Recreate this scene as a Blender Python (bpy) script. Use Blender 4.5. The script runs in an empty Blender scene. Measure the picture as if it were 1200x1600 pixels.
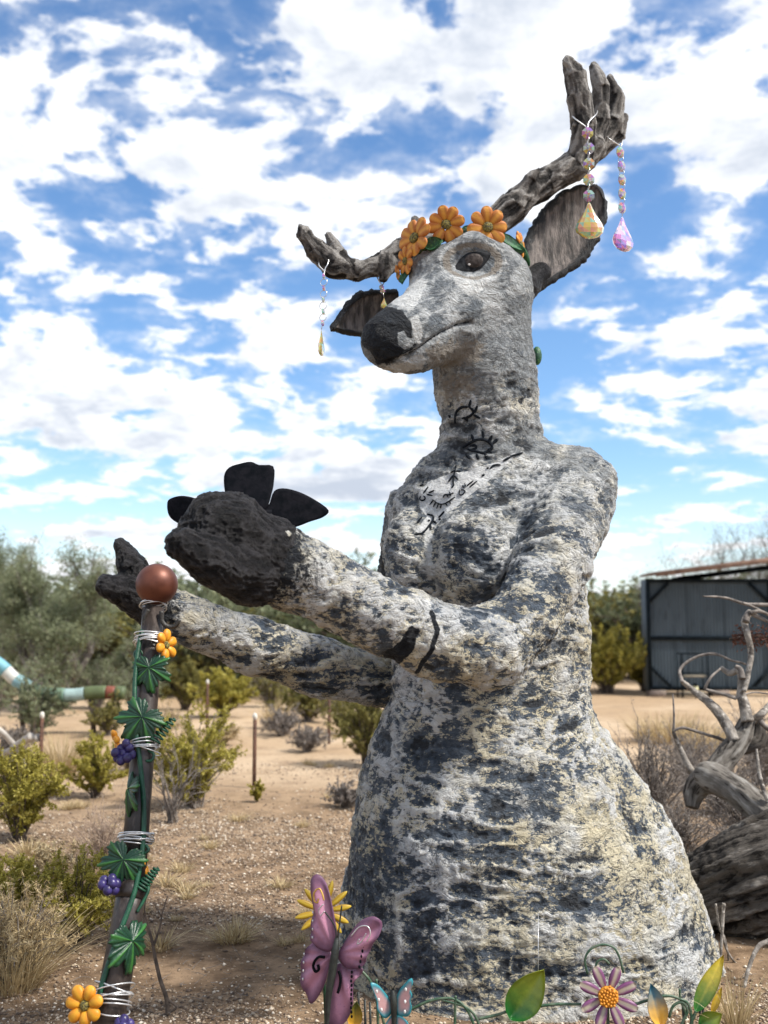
import bpy, math, random
import numpy as np
from mathutils import Vector, Matrix
from mathutils.bvhtree import BVHTree
random.seed(11)
rng = np.random.default_rng(11)
R = math.radians
scene = bpy.context.scene
COL = scene.collection

# ------------------------------------------------------------------ camera
CAM_H = 1.4
PITCH = math.atan(185 / 1600)
FPX = 1600.0
cam_data = bpy.data.cameras.new('camera')
cam = bpy.data.objects.new('camera', cam_data)
COL.objects.link(cam)
cam.location = (0, 0, CAM_H)
cam.rotation_euler = (math.pi / 2 + PITCH, 0, 0)
cam_data.sensor_fit = 'VERTICAL'
cam_data.sensor_height = 36
cam_data.lens = 36
cam_data.clip_start = 0.05
cam_data.clip_end = 3000
cam_data.dof.use_dof = True
cam_data.dof.focus_distance = 3.95
cam_data.dof.aperture_fstop = 2.3
scene.camera = cam

# ------------------------------------------------------------------ sun and sky
SUN_EL, SUN_AZ = R(52), R(112)            # azimuth clockwise from +Y (straight ahead)
sdir = Vector((math.cos(SUN_EL) * math.sin(SUN_AZ), math.cos(SUN_EL) * math.cos(SUN_AZ), math.sin(SUN_EL)))
sun_data = bpy.data.lights.new('sun', 'SUN')
sun_data.energy = 4.4
sun_data.angle = R(9.0)
sun_data.color = (1.0, 0.95, 0.87)
sun = bpy.data.objects.new('sun', sun_data)
COL.objects.link(sun)
sun.rotation_euler = sdir.to_track_quat('Z', 'Y').to_euler()
scene.view_settings.view_transform = 'Standard'
scene.view_settings.look = 'None'
scene.view_settings.gamma = 1
scene.view_settings.use_curve_mapping = False
scene.view_settings.exposure = 0.43


def nd(nt, typ, ins=None, **props):
    n = nt.nodes.new(typ)
    for k, v in props.items():
        setattr(n, k, v)
    for k, v in (ins or {}).items():
        s = n.inputs[k]
        if isinstance(v, bpy.types.NodeSocket):
            nt.links.new(v, s)
        else:
            if isinstance(v, tuple) and len(v) == 3 and s.type == 'RGBA':
                v = (*v, 1)
            s.default_value = v
    return n


def math_(nt, op, a, b=None, c=None, clamp=False):
    n = nt.nodes.new('ShaderNodeMath')
    n.operation = op
    n.use_clamp = clamp
    for i, v in enumerate((a, b, c)):
        if v is None:
            continue
        if isinstance(v, bpy.types.NodeSocket):
            nt.links.new(v, n.inputs[i])
        else:
            n.inputs[i].default_value = v
    return n.outputs[0]


def noise(nt, vec, scale, detail=4, rough=0.55, dist=0.0, lac=2.0):
    ins = {'Scale': scale, 'Detail': detail, 'Roughness': rough, 'Distortion': dist, 'Lacunarity': lac}
    if vec is not None:
        ins['Vector'] = vec
    return nd(nt, 'ShaderNodeTexNoise', ins).outputs['Fac']


def sstep(nt, v, a, b):
    return nd(nt, 'ShaderNodeMapRange', {'Value': v, 'From Min': a, 'From Max': b},
              interpolation_type='SMOOTHSTEP').outputs[0]


def mixc(nt, f, a, b):
    n = nt.nodes.new('ShaderNodeMix')
    n.data_type = 'RGBA'
    for i, v in ((0, f), (6, a), (7, b)):
        if isinstance(v, bpy.types.NodeSocket):
            nt.links.new(v, n.inputs[i])
        else:
            n.inputs[i].default_value = (*v, 1) if isinstance(v, tuple) and len(v) == 3 else v
    return n.outputs[2]


world = bpy.data.worlds.new('World')
scene.world = world
world.use_nodes = True
wt = world.node_tree
wt.nodes.clear()
sky = nd(wt, 'ShaderNodeTexSky', sky_type='NISHITA', sun_disc=False)
sky.sun_elevation = SUN_EL
sky.sun_rotation = SUN_AZ
sky.altitude = 600
sky.air_density = 1.0
sky.dust_density = 0.6
sky.ozone_density = 2.2
tc = nd(wt, 'ShaderNodeTexCoord')
sep = nd(wt, 'ShaderNodeSeparateXYZ', {0: tc.outputs['Generated']})
zz = math_(wt, 'ADD', math_(wt, 'MAXIMUM', sep.outputs[2], 0.0), 0.22)
u = math_(wt, 'DIVIDE', sep.outputs[0], zz)
v = math_(wt, 'DIVIDE', sep.outputs[1], zz)
CLOUD_OFF = (21.7, 5.2, 0.0)
pv = nd(wt, 'ShaderNodeCombineXYZ', {0: u, 1: v, 2: 0.0}).outputs[0]
pv = nd(wt, 'ShaderNodeVectorMath', {0: pv, 1: CLOUD_OFF}, operation='ADD').outputs[0]
warp = nd(wt, 'ShaderNodeTexNoise', {'Vector': pv, 'Scale': 2.4, 'Detail': 3.0}).outputs['Color']
warp = nd(wt, 'ShaderNodeVectorMath', {0: warp, 1: (0.5, 0.5, 0.5)}, operation='SUBTRACT').outputs[0]
warp = nd(wt, 'ShaderNodeVectorMath', {0: warp, 'Scale': 0.16}, operation='SCALE').outputs[0]
pw = nd(wt, 'ShaderNodeVectorMath', {0: pv, 1: warp}, operation='ADD').outputs[0]


def cloud_density(vec):
    big = noise(wt, vec, 1.2, 2, 0.5)
    mid = noise(wt, vec, 5.6, 11, 0.60)
    s = math_(wt, 'MULTIPLY_ADD', big, 0.55, math_(wt, 'MULTIPLY', mid, 0.75))
    return s


dens = cloud_density(pw)
toward = nd(wt, 'ShaderNodeVectorMath', {0: pw, 1: (0.09, -0.04, 0.0)}, operation='ADD').outputs[0]
dens2 = cloud_density(toward)
cover = sstep(wt, dens, 0.60, 0.668)
fine = noise(wt, pw, 16.0, 6, 0.6)
veil = math_(wt, 'MULTIPLY', sstep(wt, dens, 0.525, 0.67), sstep(wt, fine, 0.35, 0.75))
cover = math_(wt, 'MAXIMUM', cover, math_(wt, 'MULTIPLY', veil, 0.55))
cover = math_(wt, 'MAXIMUM', cover, math_(wt, 'MULTIPLY', sstep(wt, sep.outputs[2], 0.16, -0.02), 0.55))
thick = sstep(wt, math_(wt, 'MULTIPLY_ADD', dens2, 0.6, math_(wt, 'MULTIPLY', dens, 0.4)), 0.635, 0.80)
lit = mixc(wt, thick, (6.7, 6.8, 6.95), (3.6, 4.0, 4.7))
sat = nd(wt, 'ShaderNodeHueSaturation', {'Saturation': 1.15, 'Value': 1.18, 'Color': sky.outputs[0]}).outputs[0]
skyc = mixc(wt, cover, sat, lit)
bg = nd(wt, 'ShaderNodeBackground', {'Color': skyc, 'Strength': 0.13})
wo = nd(wt, 'ShaderNodeOutputWorld', {'Surface': bg.outputs[0]})


# ------------------------------------------------------------------ helpers
def P(px, py, Y):
    """world point on the sight line of a reference pixel at forward distance Y"""
    xc, yc = (px - 600) / FPX, (800 - py) / FPX
    d = (xc, math.cos(PITCH) - yc * math.sin(PITCH), math.sin(PITCH) + yc * math.cos(PITCH))
    t = Y / d[1]
    return np.array((d[0] * t, Y, CAM_H + d[2] * t))


def gz(x, y):
    x = np.asarray(x, float); y = np.asarray(y, float)
    far = np.clip((y - 7) / 30, 0, 1)
    return (0.04 * np.sin(x * 0.9 + 1.0) * np.sin(y * 0.7) * np.clip((y - 4.5) / 3, 0, 1)
            + far * 0.12 * np.sin(x * 0.31 + 0.6) * np.cos(y * 0.23 + x * 0.05)
            + 0.10 * np.exp(-((y - 15) / 1.6) ** 2) * np.clip(-x / 2, 0, 1))


def G(px, py):
    """ground point seen at a reference pixel"""
    lo, hi = 1.0, 400.0
    for _ in range(60):
        mid = math.sqrt(lo * hi)
        p = P(px, py, mid)
        if p[2] > gz(p[0], p[1]):
            lo = mid
        else:
            hi = mid
    p = P(px, py, lo)
    p[2] = gz(p[0], p[1])
    return p


def _hash(ix, iy, iz, s):
    h = (ix.astype(np.uint32) * np.uint32(374761393) + iy.astype(np.uint32) * np.uint32(668265263)
         + iz.astype(np.uint32) * np.uint32(2147483647) + np.uint32(s * 977 + 13))
    h = (h ^ (h >> np.uint32(13))) * np.uint32(1274126177)
    h = (h ^ (h >> np.uint32(16))) * np.uint32(2246822519)
    h = h ^ (h >> np.uint32(15))
    return (h & np.uint32(0xFFFFFF)).astype(np.float32) / np.float32(0xFFFFFF)


def vnoise(p, s=0):
    p = np.asarray(p, np.float64) + 512.0
    i = np.floor(p).astype(np.int64)
    f = (p - i).astype(np.float32)
    w = f * f * f * (f * (f * 6 - 15) + 10)
    out = 0
    for dx in (0, 1):
        for dy in (0, 1):
            for dz in (0, 1):
                c = _hash(i[:, 0] + dx, i[:, 1] + dy, i[:, 2] + dz, s)
                out = out + c * (w[:, 0] if dx else 1 - w[:, 0]) * (w[:, 1] if dy else 1 - w[:, 1]) * (w[:, 2] if dz else 1 - w[:, 2])
    return out


def fbm(p, octs=3, s=0, gain=0.5):
    a, t, n = 1.0, 0.0, 0.0
    p = np.asarray(p, float)
    for o in range(octs):
        t = t + a * (vnoise(p * (2.03 ** o) + o * 17.3, s + o) * 2 - 1)
        n += a
        a *= gain
    return t / n


def ridged(p, octs=2, s=0):
    a, t, n = 1.0, 0.0, 0.0
    for o in range(octs):
        t = t + a * (1 - np.abs(vnoise(np.asarray(p) * (2.1 ** o) + o * 9.1, s + o) * 2 - 1))
        n += a
        a *= 0.5
    return t / n


WL = {}      # world location of every object made here


def wl(o):
    return WL.get(o.name, np.zeros(3))


def make_mesh(name, verts, faces, mat=None, smooth=True):
    me = bpy.data.meshes.new(name)
    verts = np.asarray(verts, np.float32)
    if isinstance(faces, np.ndarray) and faces.ndim == 2:
        nf, k = faces.shape
        me.vertices.add(len(verts))
        me.vertices.foreach_set('co', verts.ravel())
        me.loops.add(nf * k)
        me.loops.foreach_set('vertex_index', faces.astype(np.int32).ravel())
        me.polygons.add(nf)
        me.polygons.foreach_set('loop_start', np.arange(0, nf * k, k, dtype=np.int32))
        me.update(calc_edges=True)
        me.validate()
    else:
        me.from_pydata(verts.tolist(), [], [list(map(int, f)) for f in faces])
    if smooth:
        me.polygons.foreach_set('use_smooth', np.ones(len(me.polygons), bool))
    if mat:
        me.materials.append(mat)
    return me


def tag(o, label=None, cat=None, group=None, kind=None):
    for k, v in (('label', label), ('category', cat), ('group', group), ('kind', kind)):
        if v:
            o[k] = v
    return o


def link(name, data, parent=None, loc=None):
    o = bpy.data.objects.new(name, data)
    COL.objects.link(o)
    if parent is not None:
        o.parent = parent
        base = wl(parent)
    else:
        base = np.zeros(3)
    w = base if loc is None else np.asarray(loc, float)
    o.location = w - base
    WL[o.name] = w
    return o


def mobj(name, verts, faces, mat, parent=None, smooth=True, loc=None):
    """mesh object from world-space verts; origin at the parent's origin or at its own base"""
    verts = np.asarray(verts, float)
    if loc is None:
        loc = wl(parent) if parent is not None else np.array((*verts[:, :2].mean(0), verts[:, 2].min()))
    me = make_mesh(name, verts - np.asarray(loc), faces, mat, smooth)
    return link(name, me, parent, loc)


def empty(name, loc, label, cat, group=None):
    o = link(name, None, None, loc)
    o.empty_display_size = 0.1
    return tag(o, label, cat, group)


def frame(n, upv=(0, 0, 1)):
    n = np.asarray(n, float); n = n / np.linalg.norm(n)
    u_ = np.cross(upv, n)
    if np.linalg.norm(u_) < 1e-3:
        u_ = np.cross((1, 0, 0), n)
    u_ = u_ / np.linalg.norm(u_)
    return u_, np.cross(n, u_), n      # right, up, normal


def resample(pts, n):
    pts = np.asarray(pts, float)
    if len(pts) > 2:                      # catmull-rom through the points
        q = np.vstack([2 * pts[0] - pts[1], pts, 2 * pts[-1] - pts[-2]])
        out = []
        ts = np.linspace(0, len(pts) - 1, n)
        for t in ts:
            i = min(int(t), len(pts) - 2)
            f = t - i
            a, b, c, d = q[i], q[i + 1], q[i + 2], q[i + 3]
            out.append(0.5 * (2 * b + (c - a) * f + (2 * a - 5 * b + 4 * c - d) * f * f + (3 * b - a - 3 * c + d) * f ** 3))
        return np.array(out)
    return pts[0] + (pts[1] - pts[0]) * np.linspace(0, 1, n)[:, None]


def tube(pts, radii, segs=8, n=None, cap=True):
    """swept tube -> verts, faces(list); last point column may carry radius"""
    pts = np.asarray(pts, float)
    radii = np.broadcast_to(np.asarray(radii, float), (len(pts),)) if np.ndim(radii) else np.full(len(pts), float(radii))
    if n:
        pr = resample(np.hstack([pts, radii[:, None]]), n)
        pts, radii = pr[:, :3], np.maximum(pr[:, 3], 1e-4)
    m = len(pts)
    T = np.gradient(pts, axis=0)
    T /= np.linalg.norm(T, axis=1)[:, None] + 1e-12
    u_, v_, _ = frame(T[0])
    V = []
    a = np.arange(segs) / segs * 2 * math.pi
    for i in range(m):
        u_ = u_ - T[i] * np.dot(u_, T[i]); u_ /= np.linalg.norm(u_) + 1e-12
        v_ = np.cross(T[i], u_)
        V.append(pts[i] + radii[i] * (np.cos(a)[:, None] * u_ + np.sin(a)[:, None] * v_))
    V = np.vstack(V)
    i = np.repeat(np.arange(m - 1), segs); j = np.tile(np.arange(segs), m - 1)
    k = (j + 1) % segs
    F = np.stack([i * segs + j, i * segs + k, (i + 1) * segs + k, (i + 1) * segs + j], 1)
    F = F.tolist()
    if cap:
        F.append(list(range(segs))[::-1])
        F.append(list(range((m - 1) * segs, m * segs)))
    return V, F


def join(parts):
    V, F, o = [], [], 0
    for v_, f_ in parts:
        V.append(np.asarray(v_, float))
        F.extend([[int(i) + o for i in f] for f in f_])
        o += len(v_)
    return np.vstack(V), F


def box(c, s, rot=None):
    c = np.asarray(c, float); h = np.asarray(s, float) / 2
    v_ = np.array([(x, y, z) for x in (-1, 1) for y in (-1, 1) for z in (-1, 1)], float) * h
    if rot is not None:
        v_ = v_ @ np.array(rot).T
    f = [(0, 1, 3, 2), (4, 6, 7, 5), (0, 4, 5, 1), (2, 3, 7, 6), (0, 2, 6, 4), (1, 5, 7, 3)]
    return v_ + c, f


def sphere(c, r, nu=12, nv=8, axes=None):
    c = np.asarray(c, float); r = np.broadcast_to(np.asarray(r, float), (3,))
    V = [(0, 0, 1)]
    for i in range(1, nv):
        t = math.pi * i / nv
        for j in range(nu):
            p = 2 * math.pi * j / nu
            V.append((math.sin(t) * math.cos(p), math.sin(t) * math.sin(p), math.cos(t)))
    V.append((0, 0, -1))
    V = np.array(V) * r
    if axes is not None:
        V = V @ np.array(axes)          # rows of axes = local x,y,z in world
    F = [(0, 1 + j, 1 + (j + 1) % nu) for j in range(nu)]
    for i in range(nv - 2):
        for j in range(nu):
            a = 1 + i * nu
            F.append((a + j, a + nu + j, a + nu + (j + 1) % nu, a + (j + 1) % nu))
    l = len(V) - 1
    a = 1 + (nv - 2) * nu
    F += [(a + j, l, a + (j + 1) % nu) for j in range(nu)]
    return V + c, F


# ---- implicit surfaces -> mesh (naive surface nets)
def sd_cone(a, b, ra, rb):
    a = np.asarray(a, float); b = np.asarray(b, float)
    ab = b - a; L = float(np.dot(ab, ab)) + 1e-12

    def f(X, Y, Z):
        t = np.clip(((X - a[0]) * ab[0] + (Y - a[1]) * ab[1] + (Z - a[2]) * ab[2]) / L, 0, 1)
        return np.sqrt((X - a[0] - t * ab[0]) ** 2 + (Y - a[1] - t * ab[1]) ** 2 + (Z - a[2] - t * ab[2]) ** 2) - (ra + (rb - ra) * t)
    r = max(ra, rb)
    return f, np.minimum(a, b) - r, np.maximum(a, b) + r, a, b


def sd_ell(c, r, axes=None):
    c = np.asarray(c, float); r = np.asarray(r, float)
    A = np.eye(3) if axes is None else np.array(axes, float)

    def f(X, Y, Z):
        x, y, z = X - c[0], Y - c[1], Z - c[2]
        q = [A[i, 0] * x + A[i, 1] * y + A[i, 2] * z for i in range(3)]
        k0 = np.sqrt(sum((q[i] / r[i]) ** 2 for i in range(3)))
        k1 = np.sqrt(sum((q[i] / r[i] ** 2) ** 2 for i in range(3))) + 1e-9
        return k0 * (k0 - 1) / k1
    m = r.max()
    return f, c - m, c + m


def chain(nodes):
    """nodes: (px, py, Y, r) -> list of cones"""
    pts = [(P(a, b, c), r) for a, b, c, r in nodes]
    return [sd_cone(p, q, r1, r2) for (p, r1), (q, r2) in zip(pts[:-1], pts[1:])]


def wchain(nodes):
    return [sd_cone(p, q, r1, r2) for (p, r1), (q, r2) in zip(nodes[:-1], nodes[1:])]


def surface_nets(S, org, h):
    ins = S < 0
    c = np.zeros(tuple(n - 1 for n in S.shape), np.int8)
    for dx in (0, 1):
        for dy in (0, 1):
            for dz in (0, 1):
                c += ins[dx:S.shape[0] - 1 + dx, dy:S.shape[1] - 1 + dy, dz:S.shape[2] - 1 + dz]
    act = (c > 0) & (c < 8)
    idx = np.argwhere(act)
    ids = np.full(act.shape, -1, np.int32)
    ids[act] = np.arange(len(idx))
    acc = np.zeros((len(idx), 3)); cnt = np.zeros(len(idx))
    cor = [np.array(q) for q in ((0, 0, 0), (1, 0, 0), (0, 1, 0), (1, 1, 0), (0, 0, 1), (1, 0, 1), (0, 1, 1), (1, 1, 1))]
    vals = [S[tuple((idx + q).T)] for q in cor]
    for a in range(8):
        for b in range(a + 1, 8):
            if np.abs(cor[a] - cor[b]).sum() != 1:
                continue
            m = (vals[a] < 0) != (vals[b] < 0)
            t = np.where(m, vals[a] / np.where(m, vals[a] - vals[b], 1), 0)
            pt = cor[a] + t[:, None] * (cor[b] - cor[a])
            acc += pt * m[:, None]; cnt += m
    V = org + h * (idx + acc / cnt[:, None])
    F = []
    for ax in range(3):
        o1, o2 = (ax + 1) % 3, (ax + 2) % 3
        s0 = [slice(None)] * 3; s1 = [slice(None)] * 3
        s0[ax] = slice(0, -1); s1[ax] = slice(1, None)
        A_, B_ = ins[tuple(s0)], ins[tuple(s1)]
        e = np.argwhere(A_ != B_)
        flip = B_[tuple(e.T)]
        q = []
        for d1, d2 in ((-1, -1), (0, -1), (0, 0), (-1, 0)):
            t = e.copy(); t[:, o1] += d1; t[:, o2] += d2
            q.append(t)
        ok = np.ones(len(e), bool)
        for t in q:
            ok &= ((t >= 0) & (t < np.array(ids.shape))).all(1)
        f = np.stack([ids[tuple(np.clip(t, 0, np.array(ids.shape) - 1).T)] for t in q], 1)
        f[flip] = f[flip][:, ::-1]
        ok &= (f >= 0).all(1)
        F.append(f[ok])
    return V, np.vstack(F)


def sdf_mesh(groups, h, subdiv=1, zmin=None):
    """groups: list of (prims, k) smooth-unioned in order"""
    lo = np.min([p[1] for g, k in groups for p in g], 0) - 3 * h
    hi = np.max([p[2] for g, k in groups for p in g], 0) + 3 * h
    if zmin is not None:
        lo[2] = max(lo[2], zmin)
    n = np.ceil((hi - lo) / h).astype(int) + 1
    S = np.full(n, 1.0, np.float32)
    ax = [lo[i] + h * np.arange(n[i]) for i in range(3)]
    for g, k in groups:
        for f, a, b in [q_[:3] for q_ in g]:
            i0 = np.maximum(((a - k - 2 * h - lo) / h).astype(int), 0)
            i1 = np.minimum(((b + k + 2 * h - lo) / h).astype(int) + 2, n)
            if (i1 <= i0).any():
                continue
            X = ax[0][i0[0]:i1[0]][:, None, None].astype(np.float32)
            Y = ax[1][i0[1]:i1[1]][None, :, None].astype(np.float32)
            Z = ax[2][i0[2]:i1[2]][None, None, :].astype(np.float32)
            d = f(X, Y, Z).astype(np.float32)
            sl = tuple(slice(i0[j], i1[j]) for j in range(3))
            c = S[sl]
            q = np.clip(0.5 + 0.5 * (c - d) / k, 0, 1)
            S[sl] = c + (d - c) * q - k * q * (1 - q)
    V, F = surface_nets(S, lo, h)
    if subdiv:
        V, F = subdivide(V, F, subdiv)
    return V, F


def subdivide(V, F, level):
    """Catmull-Clark on quads"""
    for _ in range(level):
        n, nf = len(V), len(F)
        fp = V[F].mean(1)
        E = np.stack([F, np.roll(F, -1, 1)], -1).reshape(-1, 2)
        key = np.sort(E, 1)
        key = key[:, 0].astype(np.int64) * n + key[:, 1]
        uk, inv = np.unique(key, return_inverse=True)
        ea, eb = uk // n, uk % n
        fi = np.repeat(np.arange(nf), 4)
        cnt = np.bincount(inv, minlength=len(uk))
        fs = np.stack([np.bincount(inv, weights=fp[fi, k], minlength=len(uk)) for k in range(3)], 1)
        mid = (V[ea] + V[eb]) / 2
        ep = np.where((cnt >= 2)[:, None], (mid + fs / cnt[:, None]) / 2, mid)
        val = np.bincount(F.ravel(), minlength=n).astype(float)
        Fa = np.stack([np.bincount(F.ravel(), weights=np.repeat(fp[:, k], 4), minlength=n) for k in range(3)], 1) / np.maximum(val, 1)[:, None]
        ev = np.bincount(np.concatenate([ea, eb]), minlength=n).astype(float)
        Ra = np.stack([np.bincount(np.concatenate([ea, eb]), weights=np.concatenate([mid[:, k], mid[:, k]]), minlength=n) for k in range(3)], 1) / np.maximum(ev, 1)[:, None]
        bd = np.zeros(n, bool); bd[ea[cnt == 1]] = True; bd[eb[cnt == 1]] = True
        k_ = np.maximum(val, 3)[:, None]
        vp = np.where(bd[:, None], V, (Fa + 2 * Ra + (k_ - 3) * V) / k_)
        e4 = inv.reshape(-1, 4) + n + nf
        fc = (np.arange(nf) + n)
        Q = [np.stack([F[:, c], e4[:, c], fc, e4[:, c - 1]], 1) for c in range(4)]
        V = np.vstack([vp, fp, ep]); F = np.vstack(Q)
    return V, F


def vnormals(V, F):
    F = np.asarray(F)
    n = np.cross(V[F[:, 2]] - V[F[:, 0]], V[F[:, 3 if F.shape[1] > 3 else 1]] - V[F[:, 1 if F.shape[1] > 3 else 0]])
    if F.shape[1] == 3:
        n = -n
    N = np.zeros_like(V)
    for i in range(F.shape[1]):
        for k in range(3):
            N[:, k] += np.bincount(F[:, i], weights=n[:, k], minlength=len(V))
    return N / (np.linalg.norm(N, axis=1)[:, None] + 1e-12)


def fattr(me, name, vals):
    a = me.attributes.new(name, 'FLOAT', 'POINT')
    a.data.foreach_set('value', np.asarray(vals, np.float32))


def seg_dist(p, poly):
    """distance from points p(n,k) to polyline"""
    d = np.full(len(p), 1e9)
    poly = np.asarray(poly, float)
    for a, b in zip(poly[:-1], poly[1:]):
        ab = b - a
        t = np.clip(((p - a) @ ab) / (ab @ ab + 1e-12), 0, 1)
        d = np.minimum(d, np.linalg.norm(p - a - t[:, None] * ab, axis=1))
    return d


def poly_sd(p, poly):
    """signed distance (negative inside) to a closed 2D polygon"""
    poly = np.asarray(poly, float)
    d = seg_dist(p, np.vstack([poly, poly[:1]]))
    ins = np.zeros(len(p), bool)
    n = len(poly)
    for i in range(n):
        a, b = poly[i], poly[(i + 1) % n]
        if a[1] == b[1]:
            continue
        c = (a[1] > p[:, 1]) != (b[1] > p[:, 1])
        x = (b[0] - a[0]) * (p[:, 1] - a[1]) / (b[1] - a[1]) + a[0]
        ins ^= c & (p[:, 0] < x)
    return np.where(ins, -d, d)


def to_px(V):
    d = V - np.array((0, 0, CAM_H))
    fw = d[:, 1] * math.cos(PITCH) + d[:, 2] * math.sin(PITCH)
    up = -d[:, 1] * math.sin(PITCH) + d[:, 2] * math.cos(PITCH)
    return np.stack([600 + FPX * d[:, 0] / fw, 800 - FPX * up / fw], 1)


# ------------------------------------------------------------------ materials
MATS = {}


def newmat(name):
    m = bpy.data.materials.new(name)
    m.use_nodes = True
    nt = m.node_tree
    b = nt.nodes['Principled BSDF']
    MATS[name] = m
    return m, nt, b


def simple(name, cols, scale=20, rough=0.7, bump=0.2, bscale=None, metallic=0.0, stretch=None, detail=5, spec=None, bdist=0.01, lo=0.35, hi=0.65):
    """two or three colours mixed by noise, with noise bump"""
    m, nt, b = newmat(name)
    vec = nd(nt, 'ShaderNodeTexCoord').outputs['Object']
    if stretch:
        vec = nd(nt, 'ShaderNodeMapping', {'Vector': vec, 'Scale': stretch}).outputs[0]
    n1 = noise(nt, vec, scale, detail, 0.6)
    c = mixc(nt, sstep(nt, n1, lo, hi), cols[0], cols[1])
    if len(cols) > 2:
        n2 = noise(nt, vec, scale * 2.7, 3, 0.6)
        c = mixc(nt, sstep(nt, n2, 0.52, 0.68), c, cols[2])
    nt.links.new(c, b.inputs['Base Color'])
    b.inputs['Roughness'].default_value = rough
    b.inputs['Metallic'].default_value = metallic
    if spec is not None:
        b.inputs['Specular IOR Level'].default_value = spec
    if bump:
        n3 = noise(nt, vec, bscale or scale * 3, 5, 0.6)
        bm = nd(nt, 'ShaderNodeBump', {'Height': n3, 'Strength': bump, 'Distance': bdist})
        nt.links.new(bm.outputs[0], b.inputs['Normal'])
    return m

# ================================================================== GROUND
def ground_material():
    m, nt, b = newmat('desert_soil')
    vec = nd(nt, 'ShaderNodeTexCoord').outputs['Object']
    big = noise(nt, vec, 0.35, 4, 0.55)
    mid = noise(nt, vec, 2.2, 6, 0.65)
    fin = noise(nt, vec, 28, 4, 0.7)
    c = mixc(nt, sstep(nt, big, 0.38, 0.66), (0.41, 0.29, 0.18), (0.54, 0.41, 0.28))
    c = mixc(nt, math_(nt, 'MULTIPLY', sstep(nt, mid, 0.5, 0.66), 0.6), c, (0.28, 0.195, 0.125))
    c = mixc(nt, math_(nt, 'MULTIPLY', sstep(nt, fin, 0.5, 0.75), 0.5), c, (0.17, 0.12, 0.08))
    c = mixc(nt, math_(nt, 'MULTIPLY', sstep(nt, fin, 0.42, 0.25), 0.5), c, (0.60, 0.50, 0.38))
    # bare gravelly soil near the statue is browner than the sand beyond
    sepn = nd(nt, 'ShaderNodeSeparateXYZ', {0: vec})
    near = sstep(nt, math_(nt, 'MULTIPLY_ADD', big, 3.0, sepn.outputs[1]), 13.0, 7.5)
    c = mixc(nt, math_(nt, 'MULTIPLY', near, 0.88), c, mixc(nt, sstep(nt, noise(nt, vec, 5.5, 7, .7), .38, .62), (0.105, 0.066, 0.040), (0.30, 0.205, 0.128)))
    nt.links.new(c, b.inputs['Base Color'])
    b.inputs['Roughness'].default_value = 0.95
    b.inputs['Specular IOR Level'].default_value = 0.1
    bm = nd(nt, 'ShaderNodeBump', {'Height': noise(nt, vec, 45, 6, 0.7), 'Strength': 0.8, 'Distance': 0.02})
    nt.links.new(bm.outputs[0], b.inputs['Normal'])
    return m


def spaced(lo, hi, n, p):
    t = np.linspace(-1, 1, n)
    s = np.sign(t) * np.abs(t) ** p
    return np.where(s < 0, -s * lo, s * hi)


xs = spaced(-700, 700, 220, 4.0)
ys = spaced(-60, 1500, 240, 4.0) + 5
GX, GY = np.meshgrid(xs, ys, indexing='ij')
p3 = np.stack([GX.ravel(), GY.ravel(), np.zeros(GX.size)], 1)
GZ = gz(p3[:, 0], p3[:, 1]) + 0.012 * fbm(p3 * 2.2, 3, 5) * np.clip((np.abs(p3[:, 1] - 4.4) + np.abs(p3[:, 0]) - 0.2), 0, 1)
p3[:, 2] = GZ
nx, ny = GX.shape
I, J = np.meshgrid(np.arange(nx - 1), np.arange(ny - 1), indexing='ij')
gf = np.stack([(I * ny + J).ravel(), ((I + 1) * ny + J).ravel(), ((I + 1) * ny + J + 1).ravel(), (I * ny + J + 1).ravel()], 1)
ground = mobj('ground', p3, gf, ground_material(), loc=(0, 0, 0))
tag(ground, kind='structure', label='tan desert ground of sand and gravel', cat='ground')


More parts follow.
